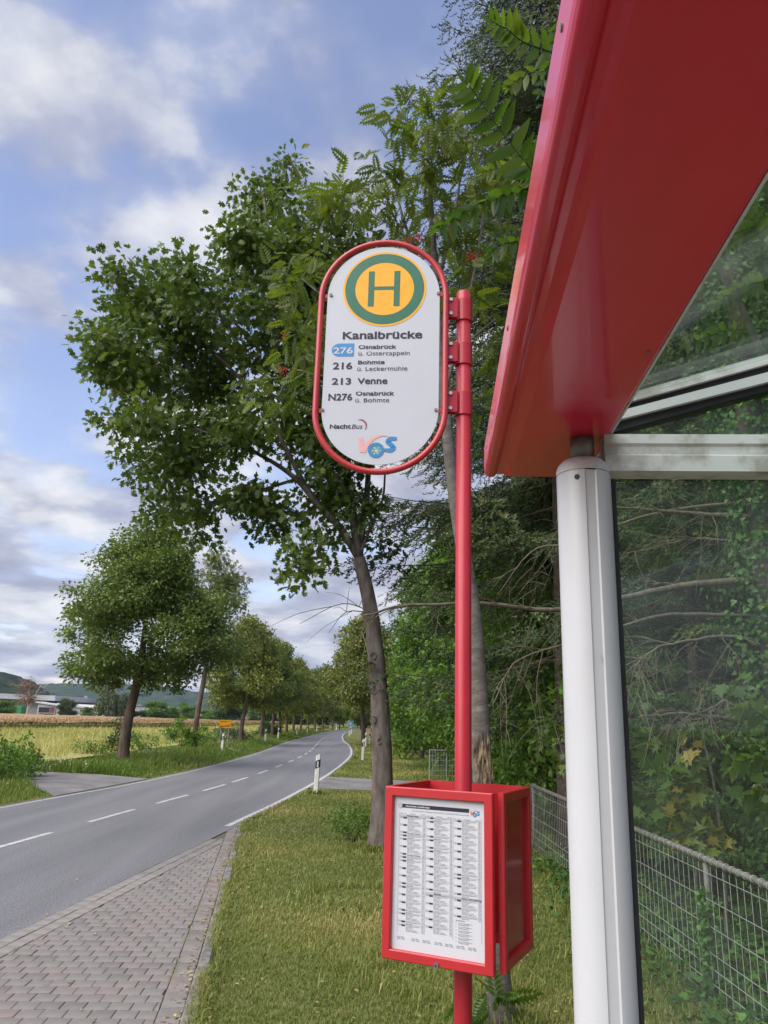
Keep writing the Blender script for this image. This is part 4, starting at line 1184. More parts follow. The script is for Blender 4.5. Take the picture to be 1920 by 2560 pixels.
# sloping rafter bars at the end of the roof
def bar_between(pa0, pa1, pb0, pb1, d0, d1, name, mat, xe=2.4):
    """bar in the end-wall plane bounded below by line pa and above by line pb (photo points)"""
    def ln(p0, p1):
        a, b = wp(*p0), wp(*p1); s_ = (b[1] - a[1]) / (b[0] - a[0]); return lambda x: a[1] + s_ * (x - a[0]) - PB[2]
    f0, f1 = ln(pa0, pa1), ln(pb0, pb1); xs = xR + .008
    P_ = [(xs, f0(xs)), (xe, f0(xe)), (xe, f1(xe)), (xs, f1(xs))]
    MB().prism(P_, d1 - d0, 'y', d0).build(name, mat, shel)
    return f0, f1


bar_between((1365, 928), (1659, 848), (1365, 909), (1659, 835), -.020, .02, 'gasket', 'rubber')
bar_between((1365, 909), (1659, 835), (1365, 891), (1659, 814), -.034, .034, 'rafter', 'white_paint')
bar_between((1365, 891), (1659, 814), (1365, 878), (1659, 797), -.024, .02, 'gasket', 'rubber')
_, fE = bar_between((1365, 878), (1659, 797), (1365, 859), (1659, 776), -.036, .034, 'rafter_cover', 'white_dirty')
gA = wp(1365, 928); gB = wp(1659, 848); sl = (gB[1] - gA[1]) / (gB[0] - gA[0])
fA = lambda x: gA[1] + sl * (x - gA[0]) - PB[2]
x0g = xR + .01
MB().prism([(x0g, zr1 + .001), (2.4, zr1 + .001), (2.4, fA(2.4) - .001), (x0g, max(zr1 + .003, fA(x0g) - .001))], .006, 'y', -.003).build('gable_pane', 'glass_wall', shel)
# glass roof between beam and back, same slope
rz_ = lambda x: fE(x) - .012
y1_, y0_ = -.04, -3.55
xb = 2.4
Vr = []
for dz in (0, .008): Vr += [(xR + .006, y0_, rz_(xR) + dz), (xb, y0_, rz_(xb) + dz), (xb, y1_, rz_(xb) + dz), (xR + .006, y1_, rz_(xR) + dz)]
MB().add(Vr, [(3, 2, 1, 0), (4, 5, 6, 7), (0, 1, 5, 4), (1, 2, 6, 5), (2, 3, 7, 6), (3, 0, 4, 7)]).build('roof_pane', 'glass_roof', shel)

# ------------------------------------------------------------------ wire fence beside the lawn
FX = 2.5
fence = thing('wire_fence', 'galvanised wire mesh fence with tubular top rail beside the lawn', 'fence', (FX, 8, .045))
y_a, y_b, RH = 2.6, 12.9, 0.965
MB().tube([(0, y_a - 8, RH), (0, y_b - 8, RH)], .021, 16).build('top_rail', 'galv_rail', fence, smooth=True)
pm = MB().tube([(0, 0, -.05), (0, 0, RH - .03)], .022, 16).mesh('fence_post', True); pm.materials.append(MATS['galv_rail'])
for y in (2.75, 6.2, 9.7, 12.8): link('fence_post', pm, fence, loc=(.0, y - 8, 0))
vw = MB().tube([(0, 0, .03), (0, 0, RH - .03)], .0022, 5, cap=False).mesh('vertical_wire'); vw.materials.append(MATS['galv'])
aa = np.linspace(R(-60), R(240), 12)
rw = MB().tube(np.c_[.0245 * np.cos(aa), .0 * aa, RH + .0245 * np.sin(aa)], .0028, 5).mesh('wire_loop'); rw.materials.append(MATS['galv'])
y = y_a + .1
while y < y_b:
    link('vertical_wire', vw, fence, loc=(-.026, y - 8, 0)); link('wire_loop', rw, fence, loc=(0, y - 8, 0)); y += .105
for z in (.04, .14, .24, .34, .52, .70, .88):
    MB().tube([(-.030, y_a - 8, z), (-.030, y_b - 8, z)], .0026, 5, cap=False).build('horizontal_wire', 'galv', fence)
gate = thing('mesh_gate', 'grey welded mesh gate standing before the green hedge', 'gate', (1.75, 26.4, .045), R(8))
for z in (.03, .99): MB().tube([(0, 0, z), (1.15, 0, z)], .018, 8).build('frame_bar', 'galv', gate)
for x in (0, .57, 1.15): MB().tube([(x, 0, -.03 if x != .57 else .05), (x, 0, 1.0)], .018 if x != .57 else .012, 8).build('frame_post', 'galv', gate)
for k_ in range(1, 6): MB().tube([(0, -.012, .03 + k_ * .16), (1.15, -.012, .03 + k_ * .16)], .007, 5).build('horizontal_wire', 'galv', gate)
wv = MB().tube([(0, 0, .03), (0, 0, .99)], .004, 4).mesh('vertical_wire'); wv.materials.append(MATS['galv'])
for k_ in range(1, 12): link('vertical_wire', wv, gate, loc=(k_ * .0958, -.02, 0))
gate2 = dup(gate, (3.05, 26.2, .045), R(-4), 1.0, 'grey welded mesh gate leaf half hidden behind the rowan trunk')

# ------------------------------------------------------------------ guide posts
gpost = thing('guide_post', 'white roadside guide post beside the paved track, at the lawn edge', 'guide post', (-1.55, 20.9, .03), 0, 'guide posts along the road')
tri = [(-.060, -.012), (-.045, -.030), (.045, -.030), (.060, -.012), (.060, .020), (.02, .055), (-.02, .055), (-.060, .020)]


def post_piece(z0, z1, slant0=0, slant1=0, grow_=0.0):
    t = np.array(tri) * (1 + grow_); m = len(t)
    A = np.c_[t, z0 + slant0 * t[:, 0]]; B = np.c_[t, z1 + slant1 * t[:, 0]]
    return MB().add(np.concatenate([A, B]), [(i, (i + 1) % m, m + (i + 1) % m, m + i) for i in range(m)] + [tuple(range(m - 1, -1, -1)), tuple(range(m, 2 * m))])


post_piece(-.05, .66, 0, .45).build('lower_shaft', 'post_white', gpost)
bnd = post_piece(.662, .86, .45, .45, .01).build('black_band', 'post_black', gpost)
MB().bbox((0, -.0315, .755), (.042, .004, .15), .001).build('reflector', 'white_plate', bnd)
post_piece(.862, 1.0, .45, .5).build('cap', 'post_white', gpost)
gpost.rotation_euler = (0, R(1.5), R(-4))
for i, (x, y, s_, lab) in enumerate(((-.68, 38.3, 1, 'white roadside guide post standing in the lawn before the right-hand lime trunk'), (-.85, 57, 1, None), (-.62, 63, 1, None),
                                (-8.08, 41.5, 1, 'white roadside guide post beside the yellow place sign'), (-8.41, 59.6, 1, None), (-8.44, 67.4, 1, None),
                                (-8.55, 84, 1, None), (-8.6, 97, 1, None), (-8.6, 112, 1, None), (-3.2, 90, 1, None), (-3.35, 96, 1, None), (-3.4, 103, 1, None), (-7.2, 138, 1, None))):
    dup(gpost, (x, y, .03), R(random.uniform(-6, 6)), 1.0, lab or ('small distant white guide post along the field side of the road' if x < -5 else 'small distant white guide post along the wooded side of the road'))

# ------------------------------------------------------------------ place sign and traffic signs
ps_ = thing('place_sign', 'yellow place-name sign with red diagonal on two grey posts', 'sign', (-8.75, 45.3, .05), R(4))
sx, sz = .70, .46; zc = 1.42
pb_ = MB().bbox((0, 0, zc), (sx, .02, sz), .006).build('sign_plate', 'sign_yellow', ps_)
for x in (-.22, .22): MB().tube([(x, .025, -.1), (x, .025, zc + .2)], .022, 10).build('sign_post', 'galv', ps_)
for a_, b_ in (((0, sz / 2 - .012), (sx - .03, .010)), ((0, -sz / 2 + .012), (sx - .03, .010)), ((0, .0), (sx - .03, .008))):
    MB().box((a_[0], -.0115, zc + a_[1]), (b_[0], .002, b_[1])).build('border_line', 'ink', pb_)
for x in (-sx / 2 + .012, sx / 2 - .012): MB().box((x, -.0115, zc), (.010, .0021, sz - .03)).build('border_line', 'ink', pb_)
put_text(pb_, 'Bohmte', -.27, .12, zc + .095, zc + .165, -.0125, 'ink', .03)
put_text(pb_, '7', .20, .245, zc + .07, zc + .17, -.0125, 'ink', .03)
put_text(pb_, 'Harpenfeld', -.29, .27, zc - .15, zc - .075, -.0125, 'ink', .02)
MB().prism([(-.32, zc - .185), (-.32, zc - .215), (.32, zc - .045), (.32, zc - .015)], .001, 'y', -.0145).build('diagonal_bar', 'sign_red', pb_)

sp_ = at(806, 1612, 50.0)
ts = thing('traffic_sign', 'two round red-ringed traffic signs on one post, 70 above no overtaking', 'sign', (sp_[0], 50, .05), R(3))
z1c, z2c = at(802, 1570, 50)[2] - .05, at(802, 1585, 50)[2] - .05; rr = .20
MB().tube([(0, .03, -.1), (0, .03, z1c + .2)], .03, 10).build('sign_post', 'galv', ts)
aa = np.linspace(0, 2 * np.pi, 40, endpoint=False)
for kz, zc in ((0, z1c), (1, z2c)):
    d_ = MB().prism(np.c_[rr * np.cos(aa), zc + rr * np.sin(aa)], .012, 'y', -.006).build('sign_plate', 'white_plate', ts)
    MB().ring((0, zc), rr * .76, rr * .99, -.009, -.0065, 40).build('red_ring', 'sign_red', d_)
    if kz == 0: put_text(d_, '70', -.115, .115, zc - .10, zc + .10, -.008, 'ink', .02)
    else:
        for x, m__ in ((-.075, 'sign_red'), (.075, 'ink')):
            MB().prism([(x - .06, zc - .035), (x + .06, zc - .035), (x + .06, zc + .0), (x + .035, zc + .008), (x + .022, zc + .045), (x - .022, zc + .045), (x - .035, zc + .008), (x - .06, zc)], .001, 'y', -.0085).build('car_symbol', m__, d_)
bs = thing('blue_sign', 'small blue road sign on a post at the far bend', 'sign', (*at(757, 1573, 120)[:2], .05), 0)
MB().tube([(0, .03, -.1), (0, .03, 1.6)], .03, 8).build('sign_post', 'galv', bs)
b2 = MB().bbox((0, 0, 1.2), (.6, .02, .75), .01).build('sign_plate', 'tag_blue', bs)
MB().box((0, -.0115, 1.2), (.14, .003, .4)).build('white_arrow', 'white_plate', b2)


# ------------------------------------------------------------------ trees: near red oak
def tree_parts(root, trunk, rad, bark, sides=14, name='trunk'):
    P = smooth_path(trunk, 20); r_ = np.interp(np.linspace(0, 1, len(P)), np.linspace(0, 1, len(rad)), rad)
    MB().tube(P, r_, sides).build(name, bark, root, smooth=True)
    return P, r_


def wobble_tube(mb, P, r_, sides, g, amp=.06):
    """trunk tube with knobbly cross-section"""
    n0 = len(mb.v); mb.tube(P, r_, sides)
    V = mb.v[-1]; c = np.repeat(P, sides, axis=0); ph = g.uniform(0, 6, 4)
    a = np.tile(np.arange(sides) / sides * 2 * np.pi, len(P)); z = c[:, 2]
    s_ = 1 + amp * (np.sin(3 * a + ph[0] + z * 2) * .5 + np.sin(5 * a + ph[1] - z * 3.1) * .3 + np.sin(z * 9 + ph[2] + 2 * a) * .35)
    mb.v[-1] = c + (V - c) * s_[:, None]


g = np.random.default_rng(21)
OY = 12.53
oak_base = np.array([gp(820, 1842)[0], OY, .045])
oak = thing('oak_tree', 'red oak with dark lobed leaves and leaning trunk on the lawn', 'tree', oak_base)
L_ = lambda pts, Y=OY: [at(x, y, Y) - oak_base for x, y in pts]
tp = [np.array([.0, 0, -.1])] + L_([(822, 1800), (826, 1700), (823, 1560), (813, 1420), (797, 1300), (775, 1205)])
P = smooth_path(tp, 48); rad = np.interp(np.linspace(0, 1, len(P)), [0, .06, .2, .6, 1], [.275, .215, .178, .140, .105])
mb = MB(); wobble_tube(mb, P, rad, 20, g, .05); mb.build('trunk', 'bark', oak, smooth=True)
mbk = MB()                                                        # scars where limbs were cut
for x, y, s_ in ((806, 1418, .05), (802, 1480, .05), (806, 1555, .05), (820, 1600, .035)):
    c = at(x, y, OY) - oak_base + np.array([0, -.155, 0]); t = np.linspace(0, 2 * np.pi, 16, endpoint=False)
    ring = np.c_[c[0] + s_ * .8 * np.cos(t), np.full(16, c[1]) + .02 * np.cos(t) ** 2, c[2] + s_ * 1.1 * np.sin(t)]
    mbk.loop_tube(ring, .014, 6)
mbk.build('limb_scars', 'bark', oak, smooth=True)
limbs = MB(); nodes, nr = [P[-1]], [.10]
for pts, r0, dy in (([(775, 1205), (735, 1140), (690, 1095), (640, 1035), (575, 990), (500, 955), (420, 925)], .075, -.6),
                    ([(775, 1205), (765, 1130), (745, 1010), (700, 880), (640, 720), (590, 560), (570, 430)], .085, .2),
                    ([(775, 1205), (785, 1120), (795, 1030), (790, 900), (770, 760), (740, 620)], .07, .7),
                    ([(775, 1205), (800, 1140), (826, 1080), (832, 1020)], .03, -.2),
                    ([(735, 1140), (660, 1050), (570, 880), (480, 780), (380, 700), (300, 640)], .05, .5),
                    ([(640, 1035), (560, 1060), (500, 1080), (440, 1090)], .03, -.5)):
    q = np.array([at(x, y, OY + dy * i / (len(pts) - 1)) - oak_base for i, (x, y) in enumerate(pts)])
    q = smooth_path(q, 24); rr_ = np.linspace(r0, .016, len(q)); limbs.tube(q, rr_, 8)
    nodes += list(q); nr += list(rr_)
oak_px = [(300, 640, 75), (262, 600, 35), (225, 745, 58), (290, 770, 90), (350, 680, 85), (300, 850, 75), (262, 800, 55), (245, 910, 36), (300, 905, 50), (420, 640, 70), (380, 590, 45), (430, 760, 110), (460, 860, 95),
          (520, 600, 62), (520, 510, 62), (555, 430, 62), (610, 390, 52), (640, 470, 70), (560, 560, 70), (620, 590, 90), (580, 700, 110), (670, 700, 90), (680, 570, 60), (650, 830, 100),
          (380, 960, 75), (310, 1000, 50), (440, 950, 70), (390, 1040, 50), (540, 900, 80), (350, 1110, 36), (400, 1090, 40), (440, 1120, 40), (415, 1150, 24), (540, 1060, 45), (510, 1085, 36), (575, 1110, 50), (600, 1140, 32),
          (640, 930, 70), (700, 990, 55), (690, 1060, 45), (650, 1190, 36), (690, 1200, 34), (650, 1235, 20), (700, 1140, 36), (750, 1060, 50), (760, 960, 70), (800, 1090, 38), (820, 1180, 22), (730, 900, 80), (720, 780, 90), (720, 640, 80), (800, 860, 70), (700, 520, 55), (745, 470, 45), (780, 560, 60), (690, 430, 40)]
mpx = K * OY * 1.06 / F
blobs = []
for x, y, r_ in oak_px:
    c = at(x, y, OY + g.normal(0, .9)) - oak_base; rr_ = r_ * mpx * .88; blobs.append((*c, rr_, rr_ * 1.25, rr_))
C = ell_points(blobs, 52, g, .4)
grow(limbs, nodes, nr, C, g, .018, .004, 4)
limbs.build('limbs', 'bark', oak, smooth=True)
lv = MB(); leaf_cloud(lv, C, 42, .31, T_OAK, .138, g, up=.5, droop=.55, hue=.55)
lv.build('crown', 'leaf_oak', oak, attr=True)


# ------------------------------------------------------------------ round-headed roadside trees (made once per kind, then copied)
def round_tree(name, label, h, hc, wr, leafmat, bark, seed, tpl, lsize, dens, per, group=None, tr=.16, lean=.04, shape='egg', crad=.26, loc=(0, 0, 0)):
    g = np.random.default_rng(seed)
    root = thing(name, label, 'tree', loc, 0, group)
    top = h * .93
    trunk = [(0, 0, -.1), (lean * .2, 0, h * .15), (lean * h * .4, .02 * h * .2, hc), (lean * h * .5, 0, h * .6), (lean * h * .55, 0, top)]
    P = smooth_path(trunk, 24); r_ = np.interp(np.linspace(0, 1, len(P)), [0, .08, .4, 1], [tr * 1.35, tr, tr * .8, .02])
    mb = MB(); wobble_tube(mb, P, r_, 12, g, .04); mb.build('trunk', bark, root, smooth=True)
    blobs = []
    cz0 = hc; H_ = h - hc
    for k_ in range(46):
        t = g.random(); a = g.uniform(0, 2 * np.pi)
        if shape == 'egg': prof_ = min(1.0, .62 + 2.2 * t) * (1 - max(0, t - .18) / .82) ** .62 + .08
        else: prof_ = math.sin(math.pi * (0.12 + .8 * t)) ** .6
        rad = wr * prof_ * math.sqrt(g.uniform(.03, 1.0)) * .84; b = wr * g.uniform(.20, .36)
        blobs.append((lean * h * .5 + rad * math.cos(a), rad * math.sin(a), cz0 + t * H_ * .92 + .02 * H_, b, b, b * .8))
    C = ell_points(blobs, dens, g, .5)
    lm = MB(); lm.tube(P[5:], r_[5:] * .6, 6); grow(lm, [tuple(p) for p in P[7:]], r_[7:], C[::2], g, .03, .006, 4); lm.build('limbs', bark, root, smooth=True)
    lv = MB(); leaf_cloud(lv, C, per, crad, tpl, lsize, g, up=.6, droop=.5, hue=.6); lv.build('crown', leafmat, root, attr=True)
    return root


GRP = 'lime trees lining the road'
lime = round_tree('lime_tree', 'large round-headed lime tree between the field entrance and the thin ash', 9.7, 3.5, 3.45, 'leaf_lime_dark', 'bark_lime', 5, T_DIAMOND, .145, 40, 38, GRP, .20, .055, loc=(-9.95, 31.4, .03))
lime2 = round_tree('lime_tree', 'yellowish lime tree behind the yellow place sign', 8.6, 2.9, 3.3, 'leaf_lime', 'bark_lime', 8, T_DIAMOND, .20, 32, 22, GRP, .17, .05, crad=.3, loc=(-9.5, 55.3, .03))
ash = round_tree('ash_tree', 'thin airy ash tree with sparse pale foliage', 11.6, 5.2, 2.9, 'leaf_ash', 'bark_lime', 14, T_ASH, .26, 16, 7, None, .17, .07, 'egg', .30, loc=(-10.15, 44.2, .03))
lime.scale = (1.13, 1.13, 1.0)
row = [(-9.87, 67.3), (-9.8, 74), (-10.1, 82), (-10.2, 88.7), (-10.2, 96), (-10.1, 104), (-9.9, 112), (-9.6, 121), (-9.0, 130), (-8.0, 140)]
for i, (x, y) in enumerate(row):
    dup(lime2 if i % 3 else lime, (x, y, .03), R(67 * i + 20), (.98 if i % 3 else .86) * random.uniform(.95, 1.06), 'lime tree in the receding row along the field side of the road', GRP)
dup(lime2, (-1.06, 59.9, .03), R(200), 1.12, 'lime tree on the wooded side, its trunk beside the round signs', GRP)
dup(lime, (.2, 74, .03), R(110), .95, 'lime tree further along on the wooded side of the road', GRP)
dup(lime2, (-.6, 88, .03), R(20), 1.05, 'lime tree further along on the wooded side of the road', GRP)
# young bright trees and dark wood at the bend
young = round_tree('young_tree', 'bright green spreading young tree at the road bend', 6.6, 1.9, 3.8, 'leaf_bright', 'bark_lime', 31, T_DIAMOND, .32, 12, 16, 'young trees at the bend', .12, .02, 'round', .45, loc=(-3.2, 150, 0))
for x, y, s_ in ((-7.5, 156, .9), (-12, 150, .9), (2.0, 146, .95), (-17, 152, .8)): dup(young, (x, y, 0), R(x * 40), s_)
farwood = round_tree('far_tree', 'dark broadleaf tree in the wood beyond the bend', 15, 1.5, 6.0, 'leaf_far', 'bark_lime', 33, T_DIAMOND, .55, 10, 16, 'trees in the wood beyond the bend', .25, .02, 'round', .8, loc=(-12, 190, 0))
for x, y, s_ in ((-3, 198, 1.0), (-24, 185, .95), (6, 190, .9), (15, 178, .95), (22, 165, .9), (-36, 190, .85), (-1, 215, 1.1), (8, 140, .62), (11, 118, .7)): dup(farwood, (x, y, 0), R(x * 31 + 10), s_)

# ------------------------------------------------------------------ hedge trees on the right beyond the gate
hedge = round_tree('field_maple', 'dense bright field maple reaching the ground behind the mesh gate', 7.4, .35, 2.3, 'leaf_hedge', 'bark_lime', 41, T_DIAMOND, .17, 44, 24, 'dense maples along the fence line', .13, .0, 'round', .30, loc=(3.1, 29.0, .04))
for x, y, s_, lab in ((3.5, 14.6, .58, None), (3.7, 17.4, .75, None), (3.3, 25.6, 1.1, None), (4.4, 28.5, 1.35, None), (2.6, 34, 1.15, None), (2.3, 41, 1.05, None), (2.2, 48, 1.0, None), (4.9, 25.5, 1.05, None), (5.6, 31, 1.2, None), (3.0, 56, .95, None), (4.0, 66, 1.0, None), (5.5, 21.5, 1.0, None)):
    dup(hedge, (x, y, .04), R(57 * y), (s_, s_, s_ * random.uniform(.92, 1.12)), lab or 'dense bright maple in the hedge beyond the wire fence')
bush0 = round_tree('round_bush', 'rounded dark bush at the foot of the road-side trees', 1.7, .05, 1.1, 'leaf_hedge', 'bark_lime', 43, T_DIAMOND, .14, 36, 16, None, .04, 0, 'round', .2, loc=(1.2, 72, .04))

# ------------------------------------------------------------------ rowan by the fence
g = np.random.default_rng(51)
RY = 5.62
rb = np.array([gp(1087, 2245)[0], RY, .045])
rowan = thing('rowan_tree', 'slender rowan with feathery leaves, red berries and rotten trunk foot', 'tree', rb)
rp = [np.array([0.02, 0, -.1])] + [at(x, y, RY) - rb for x, y in ((1072, 2080), (1058, 1900), (1043, 1690), (1034, 1500), (1024, 1350), (1008, 1230), (986, 1100), (968, 950), (955, 800), (942, 620), (930, 430), (918, 280))]
P = smooth_path(rp, 60); rad = np.interp(np.linspace(0, 1, len(P)), [0, .12, .35, .7, 1], [.092, .078, .066, .045, .012])
mb = MB(); wobble_tube(mb, P, rad, 18, g, .035); mb.build('trunk', 'bark_rowan', rowan, smooth=True)
# torn rotten wood low on the trunk, seen above the case
mbr = MB()
for k_ in range(46):
    x, y = 1042 + g.normal(0, 8), g.uniform(1600, 1720); c = at(x, y, RY) - rb; c[1] = -.055 - .012 * g.random() - .02 * (1 - abs(x - 1042) / 16)
    hh = g.uniform(.03, .09); w = g.uniform(.006, .014)
    mbr.add([c + np.array([-w, 0, -hh]), c + np.array([w, 0, -hh]), c + np.array([w * .6, -.012 * g.random(), 0]), c + np.array([0, -.004, hh * 1.2]), c + np.array([-w * .7, -.010 * g.random(), .01])], [(0, 1, 2, 4), (4, 2, 3)])
mbr.build('rotten_wood', 'rot_wood', rowan)
lim = MB(); nodes, nr = list(P[30:]), list(rad[30:])
for pts, r0, dy in (([(968, 950), (900, 800), (800, 700), (700, 640), (650, 600)], .02, .5), ([(960, 850), (1000, 700), (1030, 560), (1050, 430)], .022, -.2),
                    ([(950, 700), (900, 560), (860, 430), (850, 330)], .02, .3), ([(942, 620), (980, 480), (1000, 330), (1010, 250)], .018, .1),
                    ([(968, 950), (820, 880), (720, 840), (640, 800), (600, 860)], .016, .2), ([(955, 800), (1010, 740), (1070, 690)], .014, .0)):
    q = smooth_path([at(x, y, RY + dy * i / (len(pts) - 1)) - rb for i, (x, y) in enumerate(pts)], 20); rr_ = np.linspace(r0, .007, len(q)); lim.tube(q, rr_, 6); nodes += list(q); nr += list(rr_)
rpx = [(900, 290, 60), (870, 240, 30), (960, 330, 80), (1010, 270, 50), (950, 440, 80), (880, 400, 55), (1020, 400, 70), (1060, 480, 50), (1000, 520, 70), (900, 500, 60), (835, 420, 50), (770, 410, 50), (720, 440, 40), (840, 500, 40),
       (1070, 600, 45), (1040, 660, 40), (640, 580, 30), (655, 640, 36), (640, 700, 38), (660, 770, 36), (625, 820, 26), (612, 870, 22), (690, 560, 35), (1010, 620, 50), (1060, 760, 35), (1050, 860, 30), (940, 240, 40)]
mpx = K * RY * 1.12 / F
blobs = [(*(at(x, y, RY + g.normal(0.2, .35)) - rb), r_ * mpx, r_ * mpx * 1.3, r_ * mpx) for x, y, r_ in rpx]
C = ell_points(blobs, 62, g, .4)
grow(lim, nodes, nr, C, g, .010, .0025, 4); lim.build('limbs', 'bark_rowan', rowan, smooth=True)
lv = MB(); leaf_cloud(lv, C, 10, .16, T_ROWAN, .15, g, up=.9, droop=.35, hue=.5); lv.build('crown', 'leaf_rowan', rowan, attr=True)
ico_v, ico_f = [], []
bmv = np.array([(0, 0, 1), (.894, 0, .447), (.276, .851, .447), (-.724, .526, .447), (-.724, -.526, .447), (.276, -.851, .447), (.724, .526, -.447), (-.276, .851, -.447), (-.894, 0, -.447), (-.276, -.851, -.447), (.724, -.526, -.447), (0, 0, -1)])
bmf = np.array([(0, 1, 2), (0, 2, 3), (0, 3, 4), (0, 4, 5), (0, 5, 1), (1, 6, 2), (2, 7, 3), (3, 8, 4), (4, 9, 5), (5, 10, 1), (1, 10, 6), (2, 6, 7), (3, 7, 8), (4, 8, 9), (5, 9, 10), (6, 11, 7), (7, 11, 8), (8, 11, 9), (9, 11, 10), (10, 11, 6)])
for x, y, n in ((905, 514, 60), (880, 522, 36), (1021, 556, 70), (612, 800, 26), (1008, 470, 20), (612, 725, 16)):
    c = at(x, y, RY - .25) - rb; mbb = MB()
    for k_ in range(n): mbb.add(bmv * .0055 + c + g.normal(size=3) * np.array([.028, .02, .020]), bmf)
    mbb.build('berry_cluster', 'berry', rowan, smooth=True)
# suckers at the trunk foot
suck = thing('rowan_sapling', 'little feathery-leaved sapling at the foot of the rotten trunk', 'sapling', (rb[0] - .12, RY - .28, .04))
mbs = MB(); lv = MB(); cs = []
for k_ in range(4):
    e = np.array([g.uniform(-.14, .05), g.uniform(-.1, .1), g.uniform(.16, .36)]); q = smooth_path([(0, 0, -.03), e * .5 + g.normal(size=3) * .01, e], 8); mbs.tube(q, np.linspace(.005, .002, len(q)), 5); cs.append(e)
mbs.build('stems', 'bark_rowan', suck, smooth=True); leaf_cloud(lv, np.array(cs), 5, .05, T_ROWAN, .17, g, up=1.0, droop=.3); lv.build('leaves', 'leaf_heaven', suck, attr=True)

# ------------------------------------------------------------------ spruces
def spruce(name, label, h, r0, zlow, seed, mat, bark, loc, dens=1.0, group=None, dead=6, tw=.17):
    g = np.random.default_rng(seed); root = thing(name, label, 'tree', loc, 0, group)
    P = np.array([(0, 0, -.1), (0, 0, h * .3), (.05, 0, h * .7), (.0, 0, h)]); P = smooth_path(P, 18)
    MB().tube(P, np.interp(np.linspace(0, 1, len(P)), [0, 1], [.013 * h + .03, .01]), 12).build('trunk', bark, root, smooth=True)
    br = MB(); TP, TD, TN, TS, TR = [], [], [], [], []
    z = zlow
    while z < h * .97:
        t = (z - zlow) / (h - zlow); L = r0 * (1 - t) ** .75 * (1 - .25 * math.exp(-t * 8)) + .25
        for k_ in range(int(g.integers(4, 6)) + int(2.2 * min(1, t * 2))):
            a = g.uniform(0, 2 * np.pi); Lk = L * g.uniform(.75, 1.12); d = np.array([math.cos(a), math.sin(a), 0]); sd = np.array([-d[1], d[0], 0])
            n = 12; s_ = np.linspace(0, 1, n)
            zz = z + Lk * (-.42 * s_ + .30 * s_ ** 2.2) + g.normal(0, .05)
            q = d[None] * (s_ * Lk)[:, None] + sd[None] * (np.sin(s_ * 2.2 + a) * .05 * Lk)[:, None]; q[:, 2] = zz
            br.tube(q, np.linspace(.022 * (1 - t) + .008, .004, n), 5, cap=False)
            hb = g.beta(1.5, 2.5)
            for i in range(2, n):
                for sgn in (1, -1):
                    Ls = Lk * .42 * (1 - s_[i] * .65) * g.uniform(.6, 1.1); m_ = max(3, int(Ls / (tw * .62) * dens))
                    dd = d * .75 + sd * sgn * .75 + np.array([0, 0, -.25]); dd /= np.linalg.norm(dd)
                    tt = np.linspace(.08, 1, m_)
                    pts = q[i] + dd * (tt * Ls)[:, None]; pts[:, 2] -= .18 * Ls * tt ** 2
                    for p in pts:
                        TP.append(p); TD.append(dd + g.normal(0, .45, 3) + [0, 0, -.35]); TN.append(g.normal(0, .3, 3) + [0, 0, 1]); TS.append(tw * g.uniform(.7, 1.25)); TR.append(np.clip(.6 * hb + g.beta(1.4, 3) * .6, 0, 1))
            for _ in range(4): TP.append(q[-1] + g.normal(0, .04, 3)); TD.append(d + g.normal(0, .3, 3)); TN.append(np.array([0, 0, 1.]) + g.normal(0, .2, 3)); TS.append(tw); TR.append(min(1, .3 + .6 * g.random()))
        z += .30 + .016 * h * (1 - t) ** 1.5 * .6
    br.build('branches', bark, root, smooth=True)
    lv = MB(); scatter(lv, T_NEEDLE, np.array(TP), np.array(TD), np.array(TN), np.array(TS), np.array(TR)); lv.build('needles', mat, root, attr=True)
    return root


spr = spruce('spruce_tree', 'tall spruce rising behind the rowan and the red roof edge', 23, 4.4, 2.6, 61, 'needle_blue', 'bark_spruce', (3.1, 12.4, .045), 1.7, 'spruces behind the fence', tw=.23)
spr2 = spruce('spruce_tree', 'dark spruce in the wood behind the ivy-clad trunk', 13, 2.7, 1.6, 62, 'needle', 'bark_spruce', (6.6, 11.0, .045), 1.5, 'spruces behind the fence', tw=.20)
for x, y, s_, src in ((4.3, 19.0, (1.1, 1.1, .95), spr), (5.6, 15.5, .95, spr), (7.9, 17, 1.1, spr), (10.5, 12.5, 1.2, spr2), (5.2, 20, .8, spr2), (3.9, 9.6, .55, spr2), (9, 22, 1.0, spr)):
    dup(src, (x, y, .045), R(83 * x), s_, 'dark spruce standing deep in the wood behind the fence')

# spruce trunk clad in ivy with dead branches
g = np.random.default_rng(71)
IY = 8.0; ib = np.array([at(1655, 1300, IY)[0], IY, .045])
ivy = thing('ivy_clad_spruce', 'trunk wrapped in glossy ivy with long dead bare branches', 'tree', ib)
P = smooth_path([(0, 0, -.1), (.05, 0, 2.5), (.02, 0, 6), (.1, 0, 12)], 20); MB().tube(P, np.linspace(.19, .09, len(P)), 14).build('trunk', 'bark_spruce', ivy, smooth=True)
dead, twig = MB(), MB()


